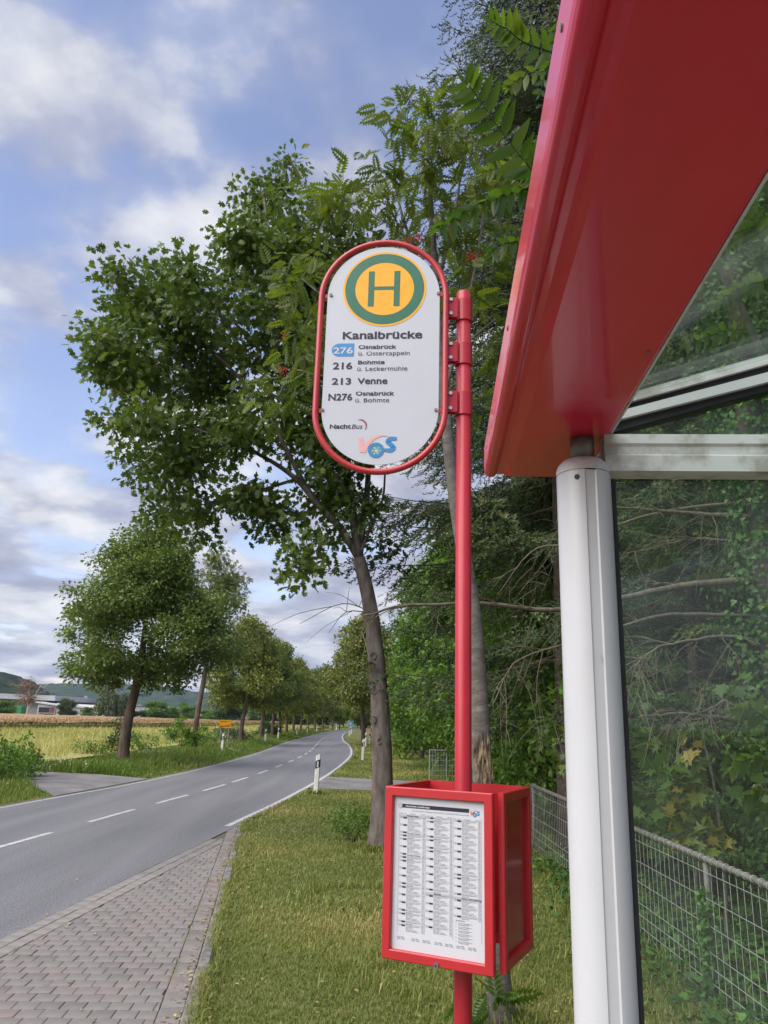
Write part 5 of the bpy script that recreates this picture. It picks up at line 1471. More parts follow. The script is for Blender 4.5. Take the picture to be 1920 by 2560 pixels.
def dead_branch(pts, r0, dy=0.0, twigs=16, tl=.6):
    q = smooth_path([at(x, y, IY + dy * i / (len(pts) - 1)) - ib for i, (x, y) in enumerate(pts)], 28)
    q = q + np.cumsum(g.normal(0, .006, q.shape), 0)
    dead.tube(q, np.linspace(r0, max(.004, r0 * .22), len(q)), 8)
    for _ in range(twigs):
        k_ = int(g.integers(4, len(q) - 1)); d = q[min(k_ + 1, len(q) - 1)] - q[k_]; d /= np.linalg.norm(d)
        e = d * .7 + g.normal(0, .5, 3) + np.array([0, 0, -.35]); e /= np.linalg.norm(e); Lt = tl * g.uniform(.3, 1.1)
        c1 = q[k_] + e * Lt * .5 + g.normal(0, .05, 3) * Lt; c2 = q[k_] + e * Lt + np.array([0, 0, -.25 * Lt]) + g.normal(0, .08, 3) * Lt
        t_ = smooth_path([q[k_], c1, c2], 8); twig.tube(t_, np.linspace(.0065, .002, len(t_)), 4, cap=False)
        for _ in range(3):
            j = int(g.integers(2, len(t_) - 1)); e2 = e + g.normal(0, .7, 3); f_ = smooth_path([t_[j], t_[j] + e2 * Lt * .22, t_[j] + e2 * Lt * .4 + np.array([0, 0, -.1 * Lt])], 4); twig.tube(f_, np.linspace(.004, .0015, len(f_)), 3, cap=False)


dead_branch([(1640, 1118), (1560, 1112), (1460, 1108), (1400, 1102), (1330, 1092), (1210, 1062)], .032, -.5, 14)
dead_branch([(1640, 1255), (1540, 1262), (1440, 1276), (1345, 1298), (1205, 1323), (1090, 1310), (960, 1307), (860, 1312), (790, 1330)], .040, -1.0, 20, .6)
dead_branch([(1640, 1385), (1560, 1378), (1480, 1385), (1400, 1405), (1350, 1440)], .024, -.8, 22, .6)
dead_branch([(1640, 1560), (1560, 1553), (1470, 1547), (1372, 1553)], .032, -.6, 10, .4)
dead_branch([(1640, 1450), (1590, 1490), (1520, 1530), (1470, 1550)], .018, -.9, 12, .5)
dead_branch([(1640, 1000), (1540, 965), (1440, 960), (1330, 990)], .026, -.4, 22, .6)
dead_branch([(1640, 1180), (1500, 1170), (1350, 1200)], .018, .8, 20, .6)
dead_branch([(1640, 1330), (1420, 1330), (1250, 1380), (1120, 1420), (1060, 1520)], .022, -.7, 13, .7)
dead_branch([(1640, 1080), (1400, 1120), (1250, 1180), (1150, 1200), (1080, 1290)], .02, .5, 12, .7)
dead_branch([(1655, 1695), (1608, 1692)], .03, -1.6, 0)
dead.build('dead_branches', 'dead_wood', ivy, smooth=True); twig.build('dead_twigs', 'dead_twig', ivy, smooth=False)
n = 9000; z = g.uniform(.2, 9.5, n); a = g.uniform(0, 2 * np.pi, n); lump = .26 + .22 * (.5 + .5 * np.sin(z * 2.3 + 2 * np.sin(a + z))) + .12 * np.sin(a * 3 + z * 4)
rad = lump * g.uniform(.55, 1.25, n); Pv = np.c_[rad * np.cos(a), rad * np.sin(a), z]; out = np.c_[np.cos(a), np.sin(a), 0 * a]
lv = MB(); scatter(lv, T_IVY, Pv, out * .4 + g.normal(0, .5, (n, 3)) + [0, 0, -.8], out + g.normal(0, .4, (n, 3)) + [0, 0, .3], g.uniform(.04, .078, n), np.clip(g.beta(1.6, 2.2, n), 0, 1))
lv.build('ivy_leaves', 'leaf_ivy', ivy, attr=True)

# woodland broadleaves that close the background, with small gaps
wood = round_tree('woodland_tree', 'leafy broadleaf tree in the wood beyond the fence', 11, 1.0, 3.4, 'leaf_wood', 'bark_spruce', 81, T_DIAMOND, .19, 34, 22, 'broadleaf trees in the wood', .16, .02, 'round', .34, loc=(7.2, 8.2, .045))
for x, y, s_ in ((5.0, 14.0, 1.0), (9.5, 9, 1.1), (8.2, 14, 1.15), (12, 16, 1.25), (6.2, 5.6, .85), (10.0, 4.8, 1.1), (6.5, 19, 1.0), (13, 10, 1.2), (15.5, 20, 1.4), (18, 13, 1.5), (16, 7, 1.4), (4.4, 23.5, .9)):
    dup(wood, (x, y, .045), R(97 * x + 13 * y), s_)

# maple saplings behind the fence
g = np.random.default_rng(91)
def maple(loc, blobs_px, Y, label, n, lsize=.125, yellow=()):
    b = np.array([loc[0], loc[1], .045]); root = thing('maple_sapling', label, 'sapling', b, 0, 'maple saplings behind the fence')
    bl_ = [(*(at(x, y, Y + g.normal(0, .25)) - b), r_ * K * Y / F, r_ * K * Y / F * 1.2, r_ * K * Y / F) for x, y, r_ in blobs_px]
    C = ell_points(bl_, n, g, .3); st = MB(); q = smooth_path([(0, 0, -.05), (.03, 0, .8), (.0, .05, 1.6), tuple(C[np.argmax(C[:, 2])])], 16); st.tube(q, np.linspace(.022, .006, len(q)), 8)
    grow(st, list(q), list(np.linspace(.022, .006, len(q))), C, g, .008, .0025, 4); st.build('stems', 'bark_rowan', root, smooth=True)
    lv = MB(); leaf_cloud(lv, C, 5, .10, T_MAPLE, lsize, g, up=.7, droop=.5, hue=.75)
    lv.a = [np.clip(a * .8, 0, .8) for a in lv.a]
    for x, y, r_ in yellow:
        c = at(x, y, Y - .25) - b; rr_ = r_ * K * Y / F; Cy = c + g.normal(size=(5, 3)) * rr_ * .5
        leaf_cloud(lv, Cy, 5, .08, T_MAPLE, lsize, g, up=.7, droop=.5); lv.a[-1] = np.clip(.70 + .26 * lv.a[-1], 0, 1)
    lv.build('leaves', 'leaf_maple', root, attr=True)
    return root


maple((3.2, 7.6), [(1400, 1600, 60), (1480, 1620, 60), (1420, 1700, 60), (1470, 1720, 55), (1400, 1780, 45), (1540, 1680, 50), (1500, 1790, 40)], 7.6, 'maple sapling with some yellowed leaves behind the wire fence', 60, yellow=((1470, 1640, 24), (1480, 1690, 26), (1455, 1735, 22), (1510, 1790, 24), (1470, 1815, 18), (1545, 1815, 14)))
maple((3.9, 7.2), [(1560, 1600, 55), (1600, 1680, 55), (1600, 1500, 50), (1640, 1760, 50), (1640, 1600, 50)], 7.3, 'green maple sapling below the ivy-clad trunk', 55)
maple((3.5, 9.0), [(1330, 1620, 40), (1380, 1520, 60), (1450, 1500, 60), (1180, 1640, 40), (1160, 1560, 45), (1190, 1480, 40)], 9.2, 'shaded maple sapling behind the white shelter post', 55)
und = round_tree('understorey_bush', 'dark leafy bush on the woodland floor behind the fence', 2.3, .05, 1.25, 'leaf_wood', 'bark_spruce', 95, T_DIAMOND, .13, 44, 18, 'bushes on the woodland floor', .03, 0, 'round', .2, loc=(3.9, 10.8, .045))
for x, y, s_ in ((3.7, 13.2, 1.1), (5.0, 9.4, 1.0), (5.6, 7.2, .9), (3.6, 16, 1.2), (4.6, 12, 1.3), (6.5, 10, 1.2), (3.5, 19, 1.3), (4.7, 5.6, .6), (3.6, 22.5, 1.2)): dup(und, (x, y, .045), R(61 * y), s_)
# ivy on the ground and fence foot
iv = MB(); n = 6500; y = g.uniform(4.0, 11.5, n); x = 2.5 + np.abs(g.normal(.0, .9, n)) * np.where(g.random(n) < .82, 1, -.35); Pv = np.c_[x, y, .05 + np.abs(g.normal(0, .07, n)) + .10 * (patch(np.c_[x, y, y], 1.2) > .6) * g.random(n)]
scatter(iv, T_IVY, Pv, g.normal(size=(n, 3)) * [1, 1, .3], np.c_[g.normal(size=(n, 2)) * .5, np.ones(n)], g.uniform(.035, .085, n), g.beta(1.4, 2.4, n))
stuff(iv.build('ground_ivy', 'leaf_ivy', attr=True), 'ivy creeping over the ground along the fence', 'ivy')
ic = MB(); n = 420; z = g.uniform(.05, .8, n); Pv = np.c_[2.47 + g.normal(0, .03, n), 6.2 + g.normal(0, .04, n), z]
scatter(ic, T_IVY, Pv, g.normal(size=(n, 3)) + [0, 0, -.4], g.normal(size=(n, 3)) + [-1.0, -.5, .3], g.uniform(.025, .05, n), g.beta(1.6, 2.0, n))
tag(ic.build('climbing_ivy', 'leaf_ivy', attr=True), 'ivy strands climbing a fence post behind the shelter glass', 'ivy')

# ------------------------------------------------------------------ tree of heaven: big fronds hanging past the roof edge, every leaflet its own piece
g = np.random.default_rng(101)
HB = np.array([2.85, 4.5, .045])
hv = thing('tree_of_heaven', 'tree of heaven sapling with long feathery fronds hanging over the shelter', 'tree', HB)
FY = 3.05
knot = at(1324, 300, FY + .15, 1.0)
q = smooth_path([(0, 0, -.05), (-.1, 0, 2.0), (-.35, -.15, 3.6), (-1.0, -.6, 4.7), tuple(knot + np.array([.35, .1, .15]) - HB), tuple(knot + np.array([.1, .03, .0]) - HB)], 40)
MB().tube(q, np.linspace(.035, .008, len(q)), 8).build('stem', 'bark_rowan', hv, smooth=True)
lfm = {}
for vv in range(6):
    m_ = MB(); V, Fc = tpl_fan([(.10, .06), (.165, .22), (.165, .42), (.11, .70), (.05, .88)], .10); V = V.copy(); V[:, 2] -= .16 * V[:, 1] ** 2
    m_.add(V, Fc, np.full(len(V), [.12, .3, .45, .6, .75, .95][vv])); me = m_.mesh('leaflet', True, True); me.materials.append(MATS['leaf_heaven']); lfm[vv] = me


def frond(pts, Y0, Y1, pairs, ll, bright, hang=.35):
    pts = [at(x, y, Y0 + (Y1 - Y0) * i / (len(pts) - 1), 1.0) - HB for i, (x, y) in enumerate(pts)]
    q = smooth_path(pts, 36); fr_ = MB().tube(q, np.linspace(.0045, .0016, len(q)), 6).build('frond', 'leaf_heaven', hv, smooth=True)
    L = len(q); T = np.gradient(q, axis=0); T /= np.linalg.norm(T, axis=1)[:, None]
    view = np.array([0, -1.0, -.75]); view /= np.linalg.norm(view)
    items = [(int(4 + (L - 6) * i / (pairs - 1)), s_) for i in range(pairs) for s_ in (1, -1)] + [(L - 1, 0)]
    for k_, s_ in items:
        t = T[k_]; sd = np.cross(t, view); sd /= np.linalg.norm(sd)
        d = t * .55 + sd * s_ * .9 + np.array([0, 0, -hang]) + g.normal(0, .09, 3) if s_ else t + np.array([0, 0, -.1])
        d /= np.linalg.norm(d); nn = -view + g.normal(0, .35, 3); x = np.cross(d, nn); x /= np.linalg.norm(x); z = np.cross(x, d)
        ln_ = ll * g.uniform(.85, 1.12) * (.65 + .5 * math.sin(math.pi * min(1, .25 + .7 * k_ / L)))
        o = link('leaflet', lfm[int(np.clip(bright + g.integers(-1, 2), 0, 5))], fr_)
        M = Matrix(((x[0] * ln_, d[0] * ln_, z[0] * ln_, q[k_][0]), (x[1] * ln_, d[1] * ln_, z[1] * ln_, q[k_][1]), (x[2] * ln_, d[2] * ln_, z[2] * ln_, q[k_][2]), (0, 0, 0, 1)))
        o.matrix_local = M


frond([(1400, 138), (1313, 107), (1269, 74), (1232, 55)], FY, FY - .1, 9, .105, 3)
frond([(1345, 440), (1313, 405), (1244, 316), (1193, 240), (1165, 207)], FY, FY - .15, 11, .125, 2, .2)
frond([(1350, 462), (1324, 470), (1256, 487), (1177, 519), (1100, 565)], FY + .05, FY - .05, 12, .115, 1, .9)
frond([(1330, 590), (1297, 601), (1243, 614), (1226, 634)], FY + .1, FY + .05, 7, .08, 2, .7)
frond([(1350, 418), (1310, 421), (1250, 421), (1209, 426)], FY + .35, FY + .4, 9, .075, 5, .6)
frond([(1400, 160), (1340, 175), (1290, 200), (1275, 215)], FY + .3, FY + .35, 8, .085, 5, .7)
frond([(1400, 30), (1390, 110), (1370, 170), (1350, 230)], FY + .2, FY + .2, 8, .10, 1, .6)
frond([(1360, 330), (1345, 380), (1335, 430), (1325, 480)], FY + .2, FY + .2, 7, .09, 1, .6)
# more fronds seen through the glass
for (x0, y0), (x1, y1), Yf in (((1900, 560), (1760, 640), 3.6), ((1920, 700), (1790, 760), 3.9), ((1900, 820), (1720, 860), 4.2), ((1920, 1800), (1840, 1770), 4.3), ((1920, 1900), (1830, 1920), 4.3), ((1920, 1980), (1860, 2000), 4.4), ((1920, 620), (1830, 520), 3.6)):
    frond([(x0, y0), ((x0 + x1) / 2, (y0 + y1) / 2 - 12), (x1, y1)], Yf, Yf, 8, .10, 3, .4)

# ------------------------------------------------------------------ bushes and flowers on the field side
g = np.random.default_rng(111)
def leafy_bush(loc, r_, h, label, seed, mat='leaf_hedge', ls=.10, dens=40, per=12, name='verge_bush'):
    g = np.random.default_rng(seed); root = thing(name, label, 'bush', loc)
    bl_ = []
    for k_ in range(16):
        a = g.uniform(0, 2 * np.pi); rr_ = r_ * math.sqrt(g.random()) * .8; b = r_ * g.uniform(.22, .4); bl_.append((rr_ * math.cos(a), rr_ * math.sin(a), max(.1, (h - b) * g.uniform(.25, 1) * (1 - .4 * rr_ / r_)), b, b, b * .9))
    C = ell_points(bl_, dens, g, .4); C = C[C[:, 2] > .03]
    st = MB()
    for k_ in range(7): e = C[g.integers(len(C))]; st.tube(smooth_path([(0, 0, -.05), e * [.4, .4, .6], e], 8), np.linspace(.016, .005, 9)[:len(smooth_path([(0, 0, -.05), e * [.4, .4, .6], e], 8))], 5)
    st.build('stems', 'bark_lime', root, smooth=True)
    lv = MB(); leaf_cloud(lv, C, per * 2, .15, T_DIAMOND, ls * 1.1, g, up=.5, droop=.2, hue=.6); lv.build('leaves', mat, root, attr=True)
    return root


leafy_bush((-11.3, 22.2, .05), 2.1, 1.9, 'sprawling bramble thicket left of the field entrance', 1, 'leaf_hedge', .10)
leafy_bush((-11.9, 25.9, .05), .9, 1.0, 'loose low bramble beside the field entrance, next to the thicket', 2, 'leaf_hedge', .09, 26)
b3 = gp(195, 1642); leafy_bush((b3[0] - .2, b3[1] + .5, .05), .9, 1.1, 'mixed weedy shrub left of the large lime trunk', 3, 'leaf_hedge', .08, 30)
b4 = gp(240, 1640); leafy_bush((b4[0], b4[1] + .8, .05), .55, 2.0, 'upright leafy shoots just left of the large lime trunk', 4, 'leaf_far', .12, 34, 8)
b5 = gp(305, 1632); leafy_bush((b5[0], b5[1], .05), .75, 1.5, 'spindly shrub right of the large lime trunk', 5, 'leaf_hedge', .10, 26, 8)
b6 = gp(390, 1622); leafy_bush((b6[0], b6[1], .05), 1.3, 2.2, 'dense elder bush in front of the thin ash trunk', 6, 'leaf_hedge', .12, 46)
b7 = gp(445, 1614); leafy_bush((b7[0], b7[1], .05), 1.0, 1.4, 'low green bush between the thin ash and the yellow sign', 7, 'leaf_hedge', .10, 36)
b8 = gp(505, 1606); leafy_bush((b8[0] - .6, b8[1] + 2, .05), 1.6, 1.9, 'greyish bush behind the yellow place sign', 8, 'leaf_willow', .12, 34)
b9 = gp(583, 1596); leafy_bush((b9[0] - .8, b9[1] + 3, .05), 1.5, 2.0, 'dark bush among the trunks of the lime row', 9, 'leaf_far', .14, 34)
b10 = gp(8, 1700); leafy_bush((-9.6, 18.4, .04), .7, .55, 'low leafy weeds at the corner of the field entrance', 10, 'leaf_bright', .06, 40)
oakb = leafy_bush((-.35, 13.2, .045), .42, .75, 'small leafy shoots at the foot of the oak trunk', 12, 'leaf_hedge', .05, 60)
fl = MB(); n = 1100; y = g.uniform(15, 60, n); x = xl(y) - g.uniform(.4, 4.0, n); c = np.c_[x, y, g.uniform(.25, .55, n)]; sel = patch(c, .45, 3) > .62; sel |= (np.abs(y - 17.5) < 1.5) & (x < -8.6); c = c[sel]
scatter(fl, T_DIAMOND, np.repeat(c, 3, 0) + g.normal(0, .02, (len(c) * 3, 3)), g.normal(size=(len(c) * 3, 3)), np.c_[g.normal(size=(len(c) * 3, 2)) * .3, np.ones(len(c) * 3)], g.uniform(.03, .06, len(c) * 3), g.random(len(c) * 3))
stuff(fl.build('white_flowers', 'petal', attr=True), 'white wild flowers scattered in the verge grass', 'flowers')
fl = MB(); c0_ = gp(255, 1645); n = 160; c = np.c_[c0_[0] + g.normal(0, .8, n), c0_[1] + g.normal(-.3, .6, n), g.uniform(.35, .75, n)]
scatter(fl, T_DIAMOND, c, g.normal(size=(n, 3)), np.c_[g.normal(size=(n, 2)) * .3, np.ones(n)], g.uniform(.04, .09, n), g.random(n))
stuff(fl.build('yellow_flowers', 'petal_yellow', attr=True), 'yellow wild flowers beside the large lime trunk', 'flowers')

# ------------------------------------------------------------------ far buildings, trees, hills
def zsrc(x, y, Y): return at(x, y, Y, 1.0)


def hall(name, label, x0, x1, ytop_l, ytop_r, Y, roof_px, wall='wall_white', roof='roof_grey', deep=30, windows=(), z0=-.09, over=.6):
    """long building: wall spans source pixels x0..x1 with its eaves on the line ytop_l..ytop_r"""
    a, b = zsrc(x0, ytop_l, Y), zsrc(x1, ytop_r, Y); root = thing(name, label, 'building', ((a[0] + b[0]) / 2, Y, z0))
    cx = root.location[0]; w = b[0] - a[0]; hl, hr = a[2] - z0, b[2] - z0
    MB().prism([(-w / 2, 0), (w / 2, 0), (w / 2, hr), (-w / 2, hl)], deep, 'y', 0).build('wall', wall, root)
    th = roof_px * Y / F
    MB().prism([(-w / 2 - over, hl + .02), (w / 2 + over, hr + .02), (w / 2 + over, hr + th), (-w / 2 - over, hl + th)], deep + 2 * over, 'y', -over).build('roof', roof, root)
    for (wx0, wy0, wx1, wy1, m_) in windows:
        p, q_ = zsrc(wx0, wy0, Y), zsrc(wx1, wy1, Y); wd, hh = abs(q_[0] - p[0]), abs(p[2] - q_[2])
        o = MB().box((0, 0, 0), (wd, .3, hh)).build('window', m_, root, loc=((p[0] + q_[0]) / 2 - cx, -.08, (p[2] + q_[2]) / 2 - z0))
        fm = face_frame(wd + .3, hh + .3, .15, .1).build('window_frame', 'wall_grey', o, loc=(0, -.13, 0))
    return root


hall('factory_hall', 'long grey factory hall with a pale projecting roof edge', -200, 120, 1738, 1752, 205, 12, 'wall_grey', 'roof_grey', 40, over=3.0)
hall('warehouse', 'low white warehouse with dark windows and red door', 96, 150, 1757, 1766, 198, 3, 'wall_white', 'wall_white', 26, [(99, 1768, 124, 1782, 'window_dark'), (128, 1768, 137, 1783, 'door_red')])
hall('white_shed', 'long white shed sloping down behind the round bush', 150, 262, 1762, 1778, 200, 4, 'wall_white', 'wall_white', 26, [(188, 1770, 200, 1780, 'roof_grey'), (205, 1772, 217, 1782, 'roof_grey')])
hall('office_block', 'white flat-roofed block left of the round green tree', 338, 375, 1764, 1765, 240, 2, 'wall_white', 'wall_grey', 25, [(342, 1768, 350, 1776, 'roof_grey'), (354, 1768, 362, 1776, 'roof_grey')])
hall('low_block', 'small white block between two green trees', 398, 420, 1769, 1770, 240, 3, 'wall_white', 'wall_white', 20, [(404, 1772, 414, 1776, 'roof_grey')])
hall('factory_tower', 'pale factory roof with chimneys behind the willow', 210, 242, 1764, 1764, 420, 6, 'wall_white', 'wall_white', 20)
ch_ = zsrc(214, 1752, 425)
chm = thing('factory_chimney', 'thin pale chimney above the factory roof', 'chimney', (ch_[0], 425, -.09)); MB().tube([(0, 0, 0), (0, 0, ch_[2] + 2)], [.9, .7], 12).build('shaft', 'wall_white', chm); MB().tube([(0, 0, ch_[2] + 2), (0, 0, ch_[2] + 2.6)], .85, 12).build('rim', 'wall_grey', chm)
tr_ = thing('green_container', 'small green container before the factory hall', 'container', (*zsrc(34, 1780, 195)[:2], -.09)); MB().bbox((0, 0, 1.5), (5, 2.4, 2.6), .05).build('box', 'green_paint', tr_); MB().bbox((0, -1.22, 1.5), (4.6, .05, 2.2), .02).build('side_panel', 'green_paint', tr_)


def house(name, label, x0, x1, yeave, yridge, Y, wall, roof, gable_front=False):
    a, b = zsrc(x0, yeave, Y), zsrc(x1, yeave, Y); r_ = zsrc(x0, yridge, Y)[2] + .09; w = b[0] - a[0]; he = a[2] + .09; root = thing(name, label, 'house', ((a[0] + b[0]) / 2, Y, -.09)); d = 9.0
    if gable_front:
        MB().prism([(-w / 2, 0), (w / 2, 0), (w / 2, he), (0, r_ - .3), (-w / 2, he)], d, 'y', 0).build('wall', wall, root)
        for s_ in (1, -1): MB().prism([(s_ * (w / 2 + .4), he - .3), (0, r_), (0, r_ - .25), (s_ * (w / 2 + .4), he - .55)] if s_ < 0 else [(0, r_), (w / 2 + .4, he - .3), (w / 2 + .4, he - .55), (0, r_ - .25)], d + .8, 'y', -.4).build('roof', roof, root)
        MB().prism([(-w * .42, he + .1), (w * .42, he + .1), (0, r_ - .4)], .08, 'y', -.1).build('slate_gable', roof, root)
    else:
        MB().box((0, d / 2, he / 2), (w, d, he)).build('wall', wall, root)
        m_ = MB(); V = [(-w / 2 - .4, -.5, he - .2), (w / 2 + .4, -.5, he - .2), (w / 2 + .4, d / 2, r_), (-w / 2 - .4, d / 2, r_), (-w / 2 - .4, d + .5, he - .2), (w / 2 + .4, d + .5, he - .2)]
        m_.add(V, [(0, 1, 2, 3), (3, 2, 5, 4), (0, 3, 4), (1, 5, 2), (0, 4, 5, 1)]).build('roof', roof, root)
    for xx in (-.25, .25): o = MB().box((w * xx, -.06, he * .5), (1.1, .1, 1.3)).build('window', 'window_dark', root); face_frame(1.3, 1.5, .12, .06).build('window_frame', 'wall_white', o, loc=(w * xx, -.12, he * .5))
    return root


house('red_roof_house', 'house with a red tiled roof behind the thin ash', 496, 522, 1787, 1777, 230, 'wall_white', 'roof_red')
house('slate_gable_house', 'white house with a steep grey slate gable', 584, 600, 1800, 1782, 215, 'wall_white', 'slate', True)
house('brown_roof_house', 'small house with a brown roof beside the slate gable', 602, 614, 1800, 1793, 218, 'wall_white', 'roof_red')
house('farm_house', 'white gabled farm building between the lime trunks', 686, 704, 1800, 1789, 190, 'wall_white', 'wall_white')


def far_tree(xs, ytop, ybase, wpx, Y, label, src, hsrc, wsrc):
    z = zsrc(xs, ytop, Y)[2]; b = zsrc(xs, ybase, Y); s_ = (z + .1) / hsrc; sw = wpx * Y / F / 2 / wsrc
    return dup(src, (b[0], Y, -.09), R(xs * 7), (sw, sw, s_), label, 'trees beyond the tan field')


ft0 = round_tree('garden_tree', 'round green garden tree before the office block', 8, .9, 3.2, 'leaf_hedge', 'bark_lime', 121, T_DIAMOND, .40, 16, 16, 'trees beyond the tan field', .16, .0, 'round', .5, loc=(*zsrc(410, 1800, 185)[:2], -.09))
s0 = zsrc(390, 1752, 185)[2] / 8; ft0.location = (*zsrc(388, 1800, 185)[:2], -.09); ft0.scale = (1.05, 1.05, s0 * .98)
for xs, yt, wpx, Y, lab in ((165, 1744, 46, 180, 'upright dark green tree before the white shed'), (217, 1768, 32, 180, 'small light green tree before the white shed'), (10, 1752, 60, 185, 'bright leafy tree before the factory hall'),
                            (120, 1784, 40, 182, 'low grey-green bush before the warehouse'), (350, 1775, 40, 185, 'dark rounded tree right of the willow'), (430, 1768, 44, 190, 'yellowish garden tree between the white blocks'),
                            (470, 1766, 44, 200, 'garden tree left of the thin ash trunk'), (455, 1757, 36, 210, 'taller pale tree behind the garden trees'), (545, 1780, 70, 200, 'broad light hedge tree left of the slate gable'), (515, 1776, 40, 205, 'hedge tree before the red-roofed house'),
                            (640, 1770, 46, 200, 'tree between slate gable and the lime trunks'), (668, 1775, 50, 205, 'dark tree behind the second lime trunk'), (720, 1778, 50, 200, 'tree behind the row of lime trunks'), (755, 1775, 60, 190, 'tree closing the view behind the lime row')):
    far_tree(xs, yt, 1800, wpx, Y, lab, ft0 if 'dark' not in lab else farwood, 8 if 'dark' not in lab else 15, 3.2 if 'dark' not in lab else 6.0)


def willow(loc, h, r_, label, seed):
    g = np.random.default_rng(seed); root = thing('weeping_willow', label, 'tree', loc, 0, 'weeping trees beyond the field')
    MB().tube(smooth_path([(0, 0, -.1), (.1, 0, h * .3), (0, 0, h * .85)], 10), np.linspace(.35, .06, 11), 10).build('trunk', 'bark_lime', root, smooth=True)
    br, lv = MB(), MB(); TP, TD = [], []
    for k_ in range(150):
        a = g.uniform(0, 2 * np.pi); rr_ = r_ * math.sqrt(g.random()); zt = h * (1 - .35 * (rr_ / r_) ** 2) * g.uniform(.72, 1.0); L = zt * g.uniform(.35, .85)
        p0 = np.array([rr_ * math.cos(a), rr_ * math.sin(a), zt]); 
        if k_ < 40: br.tube(smooth_path([(0, 0, h * .45), p0 * [.5, .5, 1] * np.array([1, 1, .9]), p0], 8), np.linspace(.09, .02, 9)[:9], 4, cap=False)
        n = int(L / .14); t = np.linspace(0, 1, n); pts = p0 + np.c_[np.cos(a) * t * .5, np.sin(a) * t * .5, -t * L] + g.normal(0, .14, (n, 3)); TP.append(pts); TD.append(np.tile([0, 0, -1.0], (n, 1)) + g.normal(0, .3, (n, 3)))
    TP, TD = np.concatenate(TP), np.concatenate(TD); m_ = len(TP)
    scatter(lv, T_OVAL, TP, TD, g.normal(size=(m_, 3)), g.uniform(.3, .6, m_), g.beta(2, 2, m_)); br.build('limbs', 'bark_lime', root, smooth=True); lv.build('crown', 'leaf_willow', root, attr=True)
    return root


for xs, yt, wpx, Y, lab, sd_ in ((268, 1718, 62, 178, 'large weeping birch with hanging grey-green foliage', 5), (308, 1726, 46, 184, 'weeping tree just behind the large lime trunk', 6), (565, 1778, 40, 196, 'weeping tree beside the slate gable house', 7)):
    b = zsrc(xs, 1800, Y); willow((b[0], Y, -.09), zsrc(xs, yt, Y)[2], wpx * Y / F / 2, lab, sd_)
# bare birch with brown leaves
b = zsrc(66, 1795, 176); bh = zsrc(66, 1696, 176)[2]
bir = thing('bare_birch', 'half-bare pale birch with rusty leaves before the factory', 'tree', (b[0], 176, -.09)); g = np.random.default_rng(131)
tr0 = smooth_path([(0, 0, 0), (0, 0, bh * .25), (-.2, 0, bh * .6), (-.3, 0, bh * .95)], 12); tr1 = smooth_path([(0, 0, bh * .2), (.9, .2, bh * .5), (2.0, .3, bh * .85)], 12)
MB().tube(tr0, np.linspace(.22, .05, len(tr0)), 8).build('trunk', 'birch', bir, smooth=True)
lm = MB(); lm.tube(tr0, np.linspace(.15, .03, len(tr0)), 6); lm.tube(tr1, np.linspace(.16, .04, len(tr1)), 7); Cb = np.c_[g.normal(.6, 2.0, 130), g.normal(0, 1.6, 130), g.uniform(.35, 1.0, 130) * bh]
grow(lm, list(tr0) + list(tr1), list(np.linspace(.22, .05, len(tr0))) + list(np.linspace(.16, .04, len(tr1))), Cb, g, .05, .02, 4); lm.build('limbs', 'birch', bir, smooth=True)
lv = MB(); leaf_cloud(lv, Cb[Cb[:, 0] < .8], 40, .6, T_DIAMOND, .26, g); lv.build('crown', 'leaf_brown', bir, attr=True)

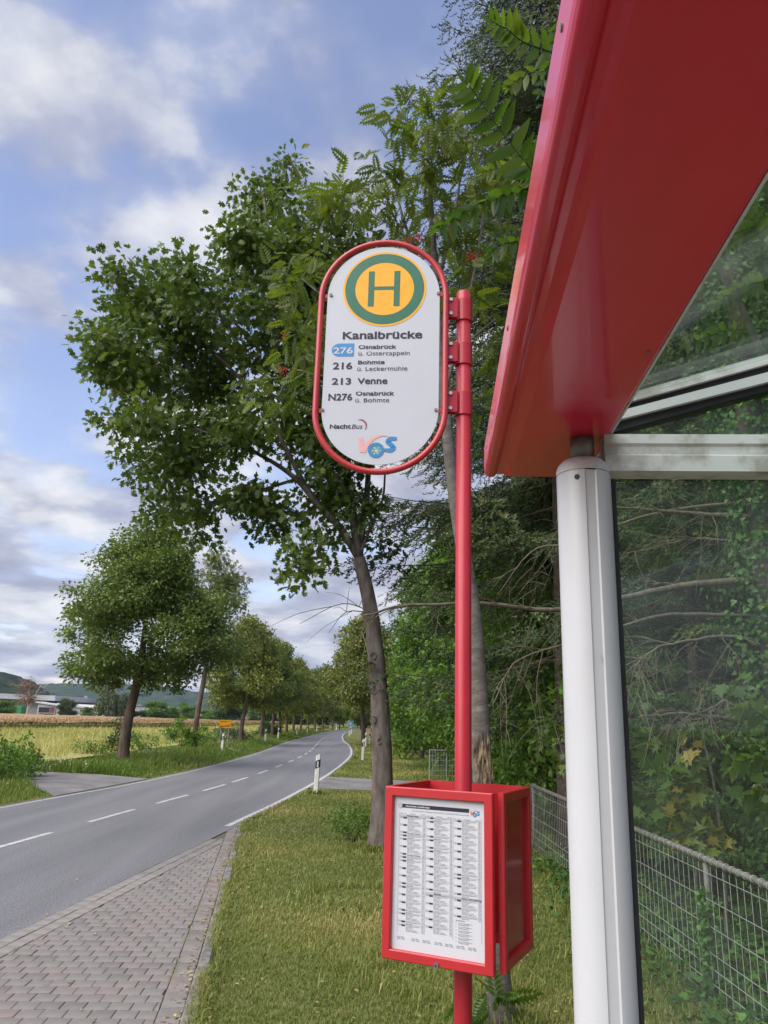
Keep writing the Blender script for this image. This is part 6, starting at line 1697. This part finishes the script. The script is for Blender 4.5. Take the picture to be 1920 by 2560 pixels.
# hills: a wooded ridge seen over the fields
def hill(name, prof_, Y, depth, seed, cell):
    """prof_: list of (source x, source y of the skyline); wooded slope built back to front"""
    g = np.random.default_rng(seed); xs = np.array([p[0] for p in prof_], float); zz = np.array([zsrc(p[0], p[1], Y)[2] for p in prof_]); wx = np.array([zsrc(p[0], p[1], Y)[0] for p in prof_])
    nx = int((wx[-1] - wx[0]) / cell); ny = int(depth * 2 / cell); X_, Y_ = np.meshgrid(np.linspace(wx[0], wx[-1], nx), np.linspace(-depth, depth, ny))
    top = np.interp(X_, wx, zz); t = np.abs(Y_) / depth; Zb = top * (1 - t ** 1.6)
    r2 = g.normal(0, 1, X_.shape); r3 = np.kron(g.normal(0, 1, (ny // 3 + 1, nx // 3 + 1)), np.ones((3, 3)))[:ny, :nx]
    Zb = Zb + (r2 * .30 + r3 * .35) * cell * .42 * (t < .97) - 2 * (t > .97)
    X_ = X_ + g.normal(0, cell * .25, X_.shape); Yw = Y + Y_ + g.normal(0, cell * .25, X_.shape)
    idx = np.arange(nx * ny).reshape(ny, nx); Q_ = np.stack([idx[:-1, :-1], idx[:-1, 1:], idx[1:, 1:], idx[1:, :-1]], -1).reshape(-1, 4)
    m_ = MB().add(np.c_[X_.ravel(), Yw.ravel(), Zb.ravel()], Q_); struct(m_.build(name, 'hill', smooth=True))


hill('hill', [(-900, 1700), (-300, 1690), (0, 1716), (60, 1716), (110, 1715), (140, 1712), (190, 1713), (240, 1712), (290, 1710), (340, 1715), (400, 1719), (450, 1725), (500, 1731), (560, 1745), (640, 1760), (760, 1775), (1000, 1780), (1600, 1775), (2600, 1760)], 2100, 520, 5, 13)
hill('near_hill', [(-700, 1640), (-200, 1660), (-60, 1672), (0, 1680), (30, 1685), (42, 1692), (60, 1712), (90, 1735), (130, 1765), (170, 1790)], 800, 150, 6, 7)

# ------------------------------------------------------------------ air
hz, hn, hl_ = new_mat('haze')
pv_ = hn.new('ShaderNodeVolumePrincipled'); pv_.inputs['Color'].default_value = (0.62, 0.78, 1.0, 1); pv_.inputs['Density'].default_value = 0.00011
pv_.inputs['Anisotropy'].default_value = 0.2
ho = hn.new('ShaderNodeOutputMaterial'); hl_.new(pv_.outputs[0], ho.inputs['Volume'])
hb = MB().box((0, 1500, 120), (9000, 9000 - 6000 + 2200 + 600, 242)).build('haze', 'haze'); hb['kind'] = 'stuff'
